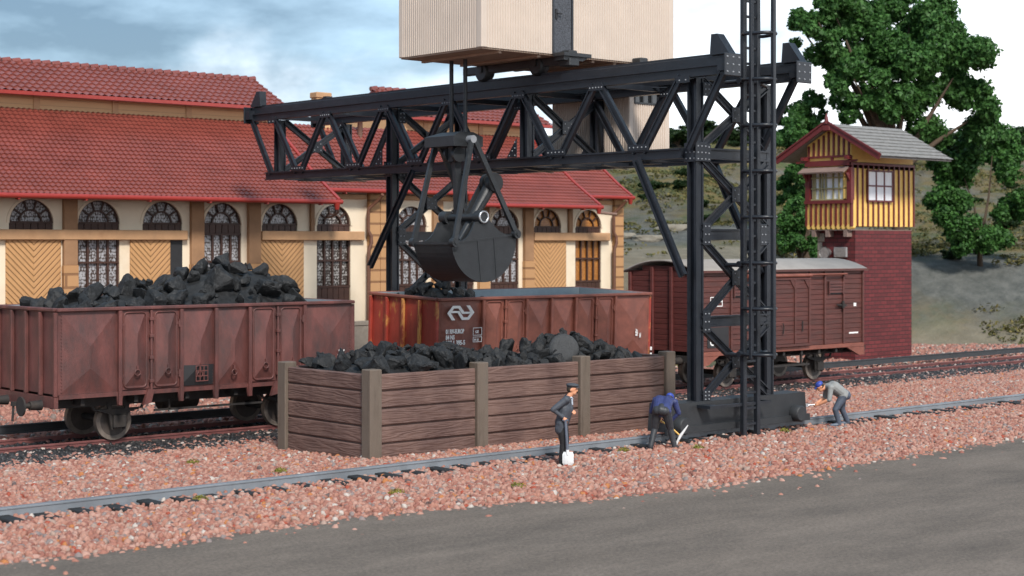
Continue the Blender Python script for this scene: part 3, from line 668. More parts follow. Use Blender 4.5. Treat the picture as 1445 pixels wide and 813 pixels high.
for v in bm.verts:
    n = mnoise.noise(v.co * 3) * .03; v.co *= 1 + n; v.co.y *= .42
    v.co.y = max(-.3, min(.3, v.co.y))
m.bm(bm, True, Matrix.Translation((27.25, 28.92, 2.14)) @ Matrix.Rotation(R(-38), 4, 'Z') @ Matrix.Rotation(R(-14), 4, 'X') @ Matrix.Scale(.37, 4))
thing_mesh(m, 'coal_lump', M['coaldisc'], 'large round disc shaped grey coal lump on top of the bunker heap', 'coal lump', None, (27.2, 28.9, 2.1))
# ================================================================== OPEN WAGONS
YS, YE, ZT, ZB = 34.4, 37.46, 3.23, 1.28
YC = (YS + YE) / 2
def wheelset(mbs, x, parent, yc=YC, zc=.53, r=.45):
    for s in (-1, 1):
        y = yc + s * .745
        m = MB(); m.tube([(x, y - .065, zc), (x, y + .065, zc)], r - .09, 28)
        wv = m.build('wheel', M['wheel'], parent)
        t = MB(); n = 32; V = []; F = []
        for k in range(n):
            a = 2 * math.pi * k / n; ca, sa = math.cos(a), math.sin(a)
            for rr, yy in ((r - .10, y - .075), (r, y - .075), (r, y + .075), (r - .10, y + .075)): V.append((x + rr * ca, yy, zc + rr * sa))
        for k in range(n):
            for q in range(4): F.append((4 * k + q, 4 * ((k + 1) % n) + q, 4 * ((k + 1) % n) + (q + 1) % 4, 4 * k + (q + 1) % 4))
        t.add(V, F); t.build('tyre', M['tyre'], wv)
    m = MB(); m.tube([(x, yc - .68, zc), (x, yc + .68, zc)], .08, 10); m.build('axle', M['under'], parent)
def axleguard(x, parent, yc=YC, zc=.53):
    for s in (-1, 1):
        y = yc + s * 1.02
        m = MB(); m.bbox(x - .16, x + .16, y - .12, y + .12, zc - .14, zc + .16, .02)
        m.prism([(x - .30, y - .03, 1.0), (x - .18, y - .03, zc - .18), (x - .12, y - .03, zc - .18), (x - .18, y - .03, 1.0)], (0, .06, 0)); m.prism([(x + .30, y - .03, 1.0), (x + .18, y - .03, 1.0), (x + .12, y - .03, zc - .18), (x + .18, y - .03, zc - .18)], (0, .06, 0))
        m.build('axle_box', M['under'], parent)
        m = MB()
        for k in range(5):
            h = .62 - .11 * k; m.box(x - h, x + h, y - .06, y + .06, zc + .17 + .028 * (4 - k) * 1.0, zc + .194 + .028 * (4 - k))
        for s2 in (-1, 1): m.bar((x + s2 * .6, y, zc + .29), (x + s2 * .7, y, 1.0), .05, .05, up=(0, 1, 0))
        m.build('leaf_spring', M['under'], parent)
def open_wagon(x0, W, endm, label, loaded):
    L = 8.1; w = empty('open_wagon', (x0 + L / 2, YC, .1), label, 'goods wagon', 'open coal wagons')
    X = lambda d: x0 + d
    m = MB(); m.box(X(.06), X(L - .06), YS + .06, YE - .06, ZB, ZB + .06); m.build('floor', M['wagonin'], w)
    def side(ys, out):
        # ys outer plane, out = -1 for the near side
        def panel(a, b, zb, zt, bulge, mm, inset=.05):
            yb = ys + .012 * -out
            V = [(a, yb, zb), (b, yb, zb), (b, yb, zt), (a, yb, zt)]
            c = (a + b) / 2; h = zt - zb
            V += [(c, yb + out * bulge, zb + h * .58), (c, yb + out * bulge * .9, zb + h * .30)]
            F = [(3, 2, 4), (0, 3, 4, 5), (2, 1, 5, 4), (1, 0, 5)]
            if out > 0: F = [tuple(reversed(f)) for f in F]
            mm.add(V, F)
        def pl(z0, z1, a, b, d):   # strip proud of the side by d
            return (a, b, ys - d if out < 0 else ys + .002, ys - .002 if out < 0 else ys + d, z0, z1)
        seg = [0, 1.50, 2.30, 3.10, 4.05, 5.0, 5.8, 6.6, L]
        body = MB()
        for i, (a, b) in enumerate(zip(seg[:-1], seg[1:])):
            if i in (1, 2, 5, 6): continue
            panel(X(a) + .05, X(b) - .05, ZB + .02, ZT - .1, .10 if i in (0, 7) else .155, body)
        body.box(*sorted((X(0.0), X(L))), *sorted((ys + .014 * -out, ys + .05 * -out)), ZB, ZT - .02)
        bo_ = body.build('side_wall', W, w)
        for i in (1, 2, 5, 6):
            a, b = X(seg[i]) + .03, X(seg[i + 1]) - .03
            d = MB(); yb = sorted((ys, ys + out * .018)); d.bbox(a, b, *yb, ZB + .02, ZT - .08, .008)
            zb, zt = ZB + .12, ZT - .19; y2 = ys + out * .0215
            c = (a + b) / 2; V = [(a + .12, y2, zb), (b - .12, y2, zb), (b - .12, y2, zt), (a + .12, y2, zt), (c, y2 + out * .125, zb + (zt - zb) * .72), (c, y2 + out * .11, zb + (zt - zb) * .22)]
            F = [(3, 2, 4), (0, 3, 4, 5), (2, 1, 5, 4), (1, 0, 5)]
            d.add(V, F if out < 0 else [tuple(reversed(f)) for f in F])
            rr = .10; ring = []
            for cx_, cz_, a0 in ((b - .08 - rr, zt + .05 - rr, 0), (a + .08 + rr, zt + .05 - rr, 90), (a + .08 + rr, zb - .05 + rr, 180), (b - .08 - rr, zb - .05 + rr, 270)):
                for q in range(5): an = R(a0 + q * 22.5); ring.append((cx_ + rr * math.cos(an), ys + out * .03, cz_ + rr * math.sin(an)))
            d.tube(ring + ring[:1], .022, 6, cap=False)
            do = d.build('door', W, w)
            hg = MB(); hx = a + .01 if i in (1, 5) else b - .01
            for z in (ZB + .35, ZT - .42): hg.mark(); hg.tube([(hx, ys + out * .05, z - .09), (hx, ys + out * .05, z + .09)], .035, 8); hg.box(min(hx, hx + (.1 if i in (1, 5) else -.1)), max(hx, hx + (.1 if i in (1, 5) else -.1)), *sorted((ys + out * .02, ys + out * .05)), z - .03, z + .03)
            hg.build('hinge', W, do)
            hg = MB(); rp = [(c + .07 * math.cos(t), ys + out * .15, ZB + .42 + .07 * math.sin(t)) for t in [2 * math.pi * q / 12 for q in range(13)]]
            hg.tube(rp, .016, 6, cap=False); hg.box(c - .02, c + .02, *sorted((ys + out * .08, ys + out * .16)), ZB + .49, ZB + .58); hg.build('lashing_ring', W, do)
        # lock bar between each pair of doors
        for sx in (2.30, 5.8):
            m = MB(); m.tube([(X(sx), ys + out * .07, ZB - .02), (X(sx), ys + out * .07, ZT - .1)], .032, 8)
            for z in (ZB + .2, ZB + .75, ZB + 1.25, ZT - .3): m.bbox(X(sx) - .05, X(sx) + .05, *sorted((ys + out * .025, ys + out * .115)), z - .04, z + .04, .01)
            m.build('lock_bar', W, w)
            m = MB(); m.prism([(X(sx) - .22, ys + out * .02, ZB - .34), (X(sx) - .02, ys + out * .02, ZB - .30), (X(sx) + .06, ys + out * .02, ZB + .0), (X(sx) - .1, ys + out * .02, ZB + .02)], (0, out * .09, 0)); m.build('door_catch', W, w)
        # stanchions
        for k, sx in enumerate((1.5, 3.1, 4.05, 5.0, 6.6)):
            m = MB(); xx = X(sx); zb = .96
            m.bbox(xx - .045, xx + .045, *sorted((ys + out * .001, ys + out * .10)), zb, ZT - .09, .012)
            m.prism([(xx - .045, ys + out * .0, zb), (xx + .045, ys + out * .0, zb), (xx + .10, ys, ZB - .002), (xx - .10, ys, ZB - .002)], (0, out * .05, 0))
            s_ = m.build('stanchion', W, w)
        m = MB()
        for sx in (3.1, 4.05, 5.0):
            m.rivets([(X(sx) + d, ys + out * .012, ZB + .06 + .075 * j) for d in (-.08, .08) for j in range(24)], (0, out, 0), .014, .014)
        m.rivets([(X(.07), ys + out * .01, ZB + .06 + .075 * j) for j in range(24)] + [(X(L - .07), ys + out * .01, ZB + .06 + .075 * j) for j in range(24)], (0, out, 0), .014, .014)
        m.build('rivets', W, bo_)
        m = MB(); m.box(X(0), X(L), *sorted((ys + out * .0, ys + out * .05)), ZB - .10, ZB - .003); m.build('side_sill', W, w)
        for sx in (3.55, 4.5):
            m = MB(); rp = [(X(sx) + .07 * math.cos(t), ys + out * .15, ZB + .30 + .07 * math.sin(t)) for t in [2 * math.pi * q / 12 for q in range(13)]]
            m.tube(rp, .016, 6, cap=False); m.box(X(sx) - .02, X(sx) + .02, *sorted((ys + out * .04, ys + out * .165)), ZB + .37, ZB + .47); m.build('lashing_ring', W, w)
    side(YS, -1); side(YE, 1)
    def end(xe, out):
        m = MB(); m.box(*sorted((xe, xe - out * .05)), YS + .052, YE - .052, ZB, ZT - .02); n_ = 4
        m.build('end_wall', endm, w)
        for k in range(n_ + 1):
            yy = YS + .05 + (YE - YS - .1) * k / n_
            m = MB(); m.bbox(*sorted((xe + out * .002, xe + out * .09)), yy - .05, yy + .05, ZB - .05, ZT - .1, .015); m.build('end_stanchion', M['rust'] if endm == M['wagonend'] and k in (1, 2) else endm, w)
        m = MB(); m.box(*sorted((xe, xe + out * .1)), YS, YE, ZB - .3, ZB - .052); m.build('buffer_beam', endm, w)
        for s in (-1, 1):
            m = MB(); y = YC + s * .88; x1 = xe + out * .1
            m.tube([(x1, y, 1.02), (x1 + out * .28, y, 1.02)], [.12, .10], 14); m.tube([(x1 + out * .28, y, 1.02), (x1 + out * .46, y, 1.02)], .06, 12); m.tube([(x1 + out * .46, y, 1.02), (x1 + out * .5, y, 1.02)], .22, 20); m.build('buffer', M['under'], w)
        m = MB(); m.box(*sorted((xe + out * .1, xe + out * .4)), YC - .05, YC + .05, .95, 1.05); m.tube([(xe + out * .35, YC, 1.0), (xe + out * .38, YC, .6)], .03, 8); m.build('coupling', M['under'], w)
    end(x0, -1); end(x0 + L, 1)
    m = MB()
    for ys, o in ((YS, -1), (YE, 1)): m.bbox(X(-.04), X(L + .04), *sorted((ys + o * .09, ys - o * .06)), ZT - .085, ZT, .02)
    for xe, o in ((x0, -1), (x0 + L, 1)): m.bbox(*sorted((xe + o * .085, xe - o * .06)), YS + .062, YE - .062, ZT - .084, ZT - .001, .02)
    m.build('top_rim', W, w)
    m = MB()   # grey inside lining
    for a in ((X(.055), X(L - .055), YS + .052, YS + .06), (X(.055), X(L - .055), YE - .075, YE - .063)): m.mark(); m.box(*a, ZB + .07, ZT - (.1 if a[2] < 36 else .012))
    for a in ((X(.052), X(.06)), (X(L - .075), X(L - .063))): m.mark(); m.box(*a, YS + .07, YE - .08, ZB + .07, ZT - (.1 if a[0] < x0 + 4 else .012))
    m.build('lining', M['wagonin'], w)
    m = MB(); m.box(X(.1), X(L - .1), YS + .5, YS + .62, .92, ZB - .01); m.box(X(.1), X(L - .1), YE - .62, YE - .5, .92, ZB - .01)
    for k in range(6): xx = X(.6 + k * 1.35); m.box(xx, xx + .1, YS + .1, YE - .1, 1.0, ZB - .012)
    m.tube([(X(3.4), YC, .85), (X(4.4), YC, .85)], .22, 16); m.build('underframe', M['under'], w)
    m = MB(); m.bar((X(2.6), YS + .35, .75), (X(5.6), YS + .35, .75), .05, .05); m.bar((X(3.0), YS + .35, .98), (X(3.0), YS + .35, .75), .05, .05, up=(0, 1, 0)); m.build('brake_rod', M['under'], w)
    for d in (1.75, L - 1.75): wheelset(None, X(d), w); axleguard(X(d), w)
    return w
wl = open_wagon(16.85, M['wagon'], M['wagon'], 'maroon open goods wagon with a black side patch, heaped high with coal lumps', True)
wm = open_wagon(27.76, M['wagon2'], M['wagonend'], 'rust red open goods wagon with white lettering and rusty end under the grab', False)
wm.rotation_euler.x = R(2.0); wm.location.z += .05   # the wagon leans a little on its springs
# lettering on the wagons
yf = YS - .1
def logo(parent, x, z, wd, ht):
    # interlocked double arrow, white
    def P(pts): return [(x + a * wd, YS - .118, z + b * ht) for a, b in pts]
    A = [(0, .45), (.20, .98), (.48, .98), (.665, .42), (.86, .42), (.72, .98), (.84, .98), (1.0, .50), (.81, .02), (.53, .02), (.335, .58), (.14, .58), (.28, .02), (.165, .02)]
    m = MB()
    # build as strips so that the two arrows read with a dark seam between
    up = [(0, .5), (.20, .98), (.47, .98), (.62, .56), (.84, .56), (.70, .98), (.83, .98), (1.0, .5), (.965, .42), (.55, .42), (.40, .80), (.245, .80), (.17, .60)]
    # upper arrow with left head
    m.prism(P([(0, .5), (.20, 1), (.46, 1), (.62, .52), (.80, .52), (.80, .38), (.54, .38), (.39, .80), (.25, .80), (.20, .68), (.32, .68), (.40, .46)]) if False else P([(0, .5), (.20, 1), (.25, .82), (.13, .5)]), (0, -.005, 0))
    m.prism(P([(.20, 1), (.46, 1), (.40, .82), (.25, .82)]), (0, -.005, 0))
    m.prism(P([(.46, 1), (.62, .56), (.55, .42), (.40, .82)]), (0, -.005, 0))
    m.prism(P([(.62, .56), (.86, .56), (.91, .42), (.55, .42)]), (0, -.005, 0))
    m.prism(P([(.70, 1), (.83, 1), (1.0, .5), (.87, .5)]), (0, -.005, 0))
    m.prism(P([(1.0, .5), (.80, 0), (.75, .18), (.87, .5)]), (0, -.005, 0))
    m.prism(P([(.80, 0), (.54, 0), (.60, .18), (.75, .18)]), (0, -.005, 0))
    m.prism(P([(.54, 0), (.38, .50), (.45, .62), (.60, .18)]), (0, -.005, 0))
    m.prism(P([(.38, .50), (.14, .50), (.19, .64), (.45, .64)]), (0, -.005, 0))
    m.prism(P([(.30, 0), (.17, 0), (0, .5), (.13, .5)]), (0, -.005, 0))
    m.build('emblem', M['white'], parent)
# a flat plate area lies at the front of the first panel: letters stand on its surface
logo(wm, 27.93, 2.63, .95, .39)
for s, z, x, sz, sx in (('01 RIV-EUROP', 2.27, 27.9, .165, .62), ('84 NS', 2.115, 27.9, .165, .74), ('507 1 395-5', 1.96, 27.9, .175, .80), ('E', 1.80, 27.98, .175, .85)):
    text(s, (x, YS - .115, z), sz, M['white'], wm, ROT_FRONT, sx=sx)
def outline(parent, x, z, wd, ht, nx, nz, y=YS - .115, t=.016, mm=None):
    m = MB()
    for i in range(nx + 1): m.box(x + wd * i / nx - t / 2, x + wd * i / nx + t / 2, y - .004, y, z - t / 2, z + ht + t / 2)
    for j in range(nz + 1):
        for i in range(nx): m.box(x + wd * i / nx + t / 2, x + wd * (i + 1) / nx - t / 2, y - .004, y, z + ht * j / nz - t / 2, z + ht * j / nz + t / 2)
    m.build('data_panel', mm or M['white'], parent)
outline(wm, 28.28, 1.42, .56, .2, 4, 2); outline(wm, 28.86, 2.02, .3, .13, 1, 1); outline(wm, 28.86, 2.2, .3, .2, 1, 1)
text('A B C', (28.34, YS - .117, 1.54), .09, M['white'], wm, ROT_FRONT); text('29 25', (28.88, YS - .117, 2.05), .08, M['white'], wm, ROT_FRONT)
text('GE', (28.93, YS - .117, 2.26), .1, M['white'], wm, ROT_FRONT)
text('REV', (35.26, YS - .115, 1.95), .12, M['white'], wm, ROT_FRONT @ Matrix.Rotation(R(90), 4, 'Z')); text('MC', (35.40, YS - .115, 1.9), .09, M['white'], wm, ROT_FRONT @ Matrix.Rotation(R(90), 4, 'Z'))
text('RIV', (24.45, YS - .115, 1.9), .12, M['white'], wl, ROT_FRONT); outline(wl, 24.42, 1.72, .25, .14, 2, 1)
m = MB(); m.prism([(19.97, YS - .04, ZB + .03), (20.83, YS - .04, ZB + .03), (20.83, YS - .06, ZB + .52), (20.4, YS - .158, ZB + .52), (19.97, YS - .06, ZB + .52)], (0, -.004, 0)) if False else m.add([(19.95, YS - .006, ZB + .03), (20.85, YS - .006, ZB + .03), (20.85, YS - .02, ZB + .52), (20.4, YS - .148, ZB + .52), (19.95, YS - .02, ZB + .52)], [(0, 1, 3), (1, 2, 3), (0, 3, 4)]); pb = m.build('black_patch', M['black'], wl)
outline(wl, 20.28, ZB + .14, .32, .36, 3, 3, YS - .168, .022, M['wagon'])
# white corner marks
for wgn, x in ((wm, 27.70), (wm, 35.86)):
    m = MB(); m.box(x - .035, x + .035 , YS - .115, YS - .102, 1.5, 1.6); m.mark(); m.box(x - .035, x + .035, YS - .115, YS - .102, 1.34, 1.42); m.build('corner_mark', M['white'], wgn)
heap('coal_bed', 17.0, 24.0, YS + .15, YE - .15, 2.95, lambda x, y: .10 + g2(x, y, 21.9, 36.1, 1.1, 1.1, .85) + g2(x, y, 23.2, 36.0, .7, 1.0, .72) + g2(x, y, 19.6, 36, 2.0, 1.1, .55) - max(0, x - 23.6) * .4,
     62, .24, .52, 'jagged black coal lump heaped high in the maroon open wagon', 'coal lumps in the maroon wagon', 'fine black coal under the lumps in the maroon wagon', small=25)
heap('coal_bed', 27.9, 30.4, YS + .3, YE - .3, 2.85, lambda x, y: .18 + g2(x, y, 29.1, 36.2, .8, .9, .5) - max(0, abs(x - 29.1) - .7) * .5,
     34, .15, .32, 'broken black coal lump in the rust red wagon under the grab', 'coal lumps in the rust red wagon', 'fine black coal in the end of the rust red wagon')
tl = place_lump((29.05, 35.55, 3.62), .34, 'upright black coal lump on the pile right below the grab bucket', 'coal lumps in the rust red wagon'); tl.scale = (.2, .2, .5); tl.rotation_euler = (0, .1, .4)

# ================================================================== COVERED WAGON
def covered_wagon():
    x0, x1, zb, ze = 38.10, 46.55, 1.30, 3.82
    w = empty('covered_wagon', ((x0 + x1) / 2, YC, .1), 'dark red boarded covered goods wagon with grey arched roof, behind the crane leg', 'goods wagon')
    ya, yb = YS, YE - .1; nb = 15
    m = MB()
    for ys, o in ((ya, -1), (yb, 1)):
        m.mark()
        for i in range(nb):
            z0 = zb + (ze - zb) * i / nb; m.bbox(x0, x1, *sorted((ys, ys - o * .05)), z0 + .004, z0 + (ze - zb) / nb - .004, .01)
        m.box(x0 + .01, x1 - .01, *sorted((ys - o * .052, ys - o * .06)), zb, ze)
    m.build('side_boards', M['box'], w)
    m = MB()
    for xe, o in ((x0, -1), (x1, 1)):
        m.mark()
        for i in range(nb + 1):
            z0 = zb + (ze - zb) * i / nb; h = (ze - zb) / nb
            yy = 0 if i < nb else .55
            m.bbox(*sorted((xe + o * .001, xe - o * .05)), ya + .052 + yy, yb - .052 - yy, z0 + .004, z0 + h - .004, .01)
        m.box(*sorted((xe - o * .052, xe - o * .06)), ya + .06, yb - .06, zb, ze)
    m.build('end_boards', M['boxend'], w)
    for xe, o in ((x0, -1), (x1, 1)):
        for t in (.03, .36, .64, .97):
            m = MB(); y = ya + (yb - ya) * t; m.bbox(*sorted((xe + o * .003, xe + o * .08)), y - .06, y + .06, zb - .12, ze + (.12 if .2 < t < .8 else -.05), .012); m.build('end_post', M['boxend'], w)
        m = MB(); m.box(*sorted((xe, xe + o * .1)), ya, yb, zb - .32, zb - .122); m.build('buffer_beam', M['under'], w)
        for s in (-1, 1):
            y = YC + s * .88; q = xe + o * .1; m = MB(); m.tube([(q, y, 1.02), (q + o * .28, y, 1.02)], [.12, .1], 14); m.tube([(q + o * .28, y, 1.02), (q + o * .46, y, 1.02)], .06, 12); m.tube([(q + o * .46, y, 1.02), (q + o * .5, y, 1.02)], .22, 20); m.build('buffer', M['under'], w)
    # arched roof
    m = MB(); n = 16; A = []
    for i in range(n + 1):
        t = i / n * 2 - 1; A.append(((ya + yb) / 2 + t * ((yb - ya) / 2 + .12), ze + .36 * (1 - abs(t) ** 2.1)))
    V = [(x, y, z) for x in (x0 - .13, x1 + .13) for y, z in A] + [(x, y, z - .06) for x in (x0 - .13, x1 + .13) for y, z in A]; k = n + 1
    F = [(i, k + i, k + i + 1, i + 1) for i in range(n)] + [(2 * k + i + 1, 3 * k + i + 1, 3 * k + i, 2 * k + i) for i in range(n)]
    F += [(i + 1, 2 * k + i + 1, 2 * k + i, i) for i in range(n)] + [(k + i, 3 * k + i, 3 * k + i + 1, k + i + 1) for i in range(n)] + [(0, 2 * k, 3 * k, k), (n, k + n, 3 * k + n, 2 * k + n)]
    m.add(V, F, True); ro = m.build('roof', M['boxroof'], w)
    m = MB(); m.box(x0 - .14, x1 + .14, ya - .14, ya - .121, ze - .05, ze + .02); m.build('roof_edge', M['box'], ro)
    def post(x, h0=zb, h1=ze - .06, ww=.08):
        m = MB(); m.bbox(x - ww / 2, x + ww / 2, ya - .06, ya - .002, h0, h1, .01); m.build('side_post', M['box'], w)
    for x in (x0 + .06, 39.66, 40.9, 43.61, 44.4, 45.42, x1 - .06): post(x)
    # sliding door, its rail and corner plates
    dx0, dx1 = 41.15, 43.5
    m = MB()
    for i in range(14): z0 = zb + .1 + (ze - zb - .42) * i / 14; m.bbox(dx0, dx1, ya - .11, ya - .07, z0 + .004, z0 + (ze - zb - .42) / 14 - .004, .008)
    d = m.build('sliding_door', M['box'], w)
    m = MB()
    for x in (dx0 + .04, 42.72, dx1 - .04): m.bbox(x - .045, x + .045, ya - .155, ya - .112, zb + .1, ze - .32, .01)
    m.box(dx0, dx1, ya - .15, ya - .112, zb + .02, zb + .099); m.box(dx0, dx1, ya - .15, ya - .112, ze - .32, ze - .26)
    for x, s in ((42.72, -1), (dx1 - .04, -1), (42.72, 1)): m.prism([(x + s * .05, ya - .12, ze - .33), (x + s * .27, ya - .12, ze - .33), (x + s * .05, ya - .12, ze - .62)], (0, -.02, 0))
    m.build('door_frame', M['box'], d)
    m = MB(); m.tube([(42.05, ya - .17, 1.75), (42.05, ya - .2, 1.95), (42.0, ya - .2, 2.1)], .02, 6); m.tube([(43.05, ya - .17, 1.8), (43.05, ya - .17, 2.15)], .02, 6); m.build('handle', M['under'], d)
    m = MB(); m.tube([(40.3, ya - .14, ze - .18), (43.55, ya - .14, ze - .18)], .06, 10); m.tube([(43.55, ya - .12, ze - .16), (45.5, ya - .12, ze - .16)], .03, 8); m.build('door_rail', M['wagon2'], w)
    for vx in (44.58, 39.75):
        m = MB(); m.box(vx, vx + .78, ya - .03, ya - .002, 2.98, 3.42); v = m.build('vent', M['black'], w)
        m = MB()
        for i in range(4): z = 3.03 + .1 * i; m.prism([(vx + .04, ya - .032, z), (vx + .04, ya - .075, z), (vx + .04, ya - .04, z + .085), (vx + .04, ya - .032, z + .085)], (.7, 0, 0))
        m.box(vx, vx + .04, ya - .08, ya - .03, 2.98, 3.42); m.box(vx + .74, vx + .78, ya - .08, ya - .03, 2.98, 3.42); m.build('louvres', M['box'], v)
    m = MB(); m.box(45.1, 45.5, ya - .09, ya - .062, 2.56, 2.64); m.tube([(45.3, ya - .1, 2.5), (45.3, ya - .1, 2.75)], .05, 8); m.tube([(44.95, ya - .1, 2.62), (45.2, ya - .1, 2.6)], .025, 6); m.build('latch', M['under'], w)
    m = MB(); m.bbox(x0, x1, ya - .05, ya + .1, zb - .14, zb - .003, .012)
    m.prism([(x0, ya - .05, zb - .42), (x0 + .45, ya - .05, zb - .42), (x0 + .95, ya - .05, zb - .142), (x0, ya - .05, zb - .142)], (0, .1, 0)); m.prism([(x1, ya - .05, zb - .42), (x1 - .3, ya - .05, zb - .42), (x1 - .95, ya - .05, zb - .142), (x1, ya - .05, zb - .142)], (0, .1, 0)); m.build('side_sill', M['wagon2'], w)
    m = MB(); m.box(x0 + .1, x1 - .1, ya + .45, ya + .57, .95, zb - .01); m.box(x0 + .1, x1 - .1, yb - .57, yb - .45, .95, zb - .01)
    for k in range(9): xx = x0 + .5 + k * .92; m.box(xx, xx + .1, ya + .02, yb - .1, 1.02, zb - .145); 
    for k in range(8): xx = x0 + .9 + k * .92; m.prism([(xx, ya - .03, 1.155), (xx, ya + .4, 1.155), (xx, ya + .4, .98), (xx, ya + .05, 1.1)], (.06, 0, 0))
    m.tube([(41.5, YC, .82), (42.6, YC, .82)], .22, 16); m.build('underframe', M['under'], w)
    m = MB(); m.box(41.0, 43.6, ya - .02, ya + .25, .66, .72); m.box(41.2, 41.26, ya + .1, ya + .16, .72, 1.1); m.box(43.3, 43.36, ya + .1, ya + .16, .72, 1.1); m.build('step_board', M['under'], w)
    for x in (40.25, 44.75): wheelset(None, x, w, (ya + yb) / 2 + .05); axleguard(x, w, (ya + yb) / 2 + .05)
    m = MB(); m.box(38.55, 39.55, ya - .018, ya - .004, 1.42, 2.06); m.build('black_patch', M['black'], w)
    text('CE', (38.66, ya - .024, 1.5), .26, M['white'], w, ROT_FRONT)
    text('21 80', (38.65, ya - .012, 2.3), .13, M['white'], w, ROT_FRONT, sx=.8); text('Gklm', (38.62, ya - .012, 2.12), .14, M['white'], w, ROT_FRONT)
    text('0706', (40.25, ya - .012, 2.12), .16, M['white'], w, ROT_FRONT, sx=.8); text('145', (40.25, ya - .012, 1.92), .16, M['white'], w, ROT_FRONT, sx=.8); text('M', (40.3, ya - .012, 2.32), .14, M['white'], w, ROT_FRONT)
    outline(w, 38.7, 2.72, .55, .28, 2, 2, ya - .008, .025)
    m = MB(); m.box(46.0, 46.14, ya - .012, ya - .003, 2.55, 2.66); m.box(45.75, 46.25, ya - .012, ya - .003, 1.62, 1.67); m.build('white_mark', M['white'], w)
    m = MB(); m.box(x0 + .0, x0 + .12, ya - .075, ya - .062, 2.0, 2.1); m.build('white_mark', M['white'], w)
covered_wagon()

# ================================================================== RAILS AND SLEEPERS
def gz(x, y): return .11 if y < 26.6 else (.11 - .17 * min(1, (y - 26.6) / 6.0) if y < 32.6 else -.06)
def rail(y, x0, x1, zt, h, m_, label, group=None, w=.075):
    m = MB(); m.bbox(x0, x1, y - w / 2, y + w / 2, zt - .055, zt, .012); m.box(x0, x1, y - .02, y + .02, zt - h + .03, zt - .056); m.box(x0, x1, y - w, y + w, zt - h, zt - h + .03)
    return thing_mesh(m, 'rail', m_, label, 'rail', group, (x0, y, zt - h))
m = MB(); m.bbox(-4, 100, 26.02, 26.18, .255, .30, .012); m.box(-4, 100, 26.03, 26.17, .14, .2545); m.box(-4, 100, 25.92, 26.28, .10, .14)
thing_mesh(m, 'rail', M['rail'], 'thick grey crane rail in front of the bunker, under the near crane truck', 'rail', None, (-4, 26.1, .1))
rail(37.9, -4, 150, .30, .22, M['raildark'], 'dark crane rail behind the wagons under the far crane leg')
rail(35.2, -4, 150, .105, .17, M['railred'], 'rusty red rail under the wagons, the one on the bunker side')
rail(36.65, -4, 150, .105, .17, M['railred'], 'shadowed rusty rail under the wagons, the one on the shed side')
sp = None
def sleepers(ya, yb, z0, z1, xs, label, group):
    p = None
    for x in xs:
        if p is None:
            m = MB(); m.bbox(x - .13, x + .13, ya, yb, z0, z1, .02); p = thing_mesh(m, 'sleeper', M['sleeper'], label, 'sleeper', group, (x, (ya + yb) / 2, z0)); continue
        c = p.copy(); col.objects.link(c); c.location.x = x; c.location.y += random.uniform(-.08, .06); c.location.z += random.uniform(-.05, .0); c.rotation_euler.z = random.uniform(-.03, .03)
sleepers(25.44, 26.5, .05, .19, [7.2 + .65 * i for i in range(58)], 'black sleeper end half buried in pink gravel under the crane rail', 'black sleepers under the crane rail')
sleepers(34.7, 37.15, -.16, -.02, [14.5 + .65 * i for i in range(68)], 'black sleeper under the wagons on the second track', 'black sleepers under the wagons')
m = MB(); m.tube([(12 + 1.5 * i, 39.6 + .25 * math.sin(i * .9), .0 + .02 * (i % 2)) for i in range(14)], .03, 6); thing_mesh(m, 'cable', M['cable'], 'thin black cable lying on the gravel behind the maroon wagon', 'cable', None, (12, 39.6, 0))
# ================================================================== ENGINE SHED
YW = 48.0
def tiled(mb, x0, x1, prof, tw=.19, tl=.235, amp=.028, lift=.045):
    """tiled roof skin along a profile of (y, z) from eave upwards; real S-shaped courses"""
    pts = [Vector((0, y, z)) for y, z in prof]; seg = [(pts[i + 1] - pts[i]).length for i in range(len(pts) - 1)]; Lt = sum(seg)
    def at(s):
        for i, l in enumerate(seg):
            if s <= l + 1e-6 or i == len(seg) - 1:
                d = (pts[i + 1] - pts[i]).normalized(); n = Vector((0, -d.z, d.y)); return pts[i] + d * s, n
            s -= l
    nc = max(1, round(Lt / tl)); nt = max(1, round((x1 - x0) / tw)); q = 5; nx = nt * q + 1
    V = []; 
    rows = []
    for c in range(nc):
        s0 = Lt * c / nc; s1 = Lt * (c + 1) / nc
        for s, h in ((s0, lift), (s1 - .001, .006)): rows.append((at(s), h, c))
    for (p, n), h, c in rows:
        for i in range(nx):
            t = (i % q) / q; wv = math.sin(2 * math.pi * t) * .7 + math.sin(4 * math.pi * t) * .25
            o = p + n * (h + amp * wv); V.append((x0 + (x1 - x0) * i / (nx - 1), o.y, o.z))
    F = []
    for r in range(len(rows) - 1):
        for i in range(nx - 1): F.append((r * nx + i, r * nx + i + 1, (r + 1) * nx + i + 1, (r + 1) * nx + i))
    mb.add(V, F, False)
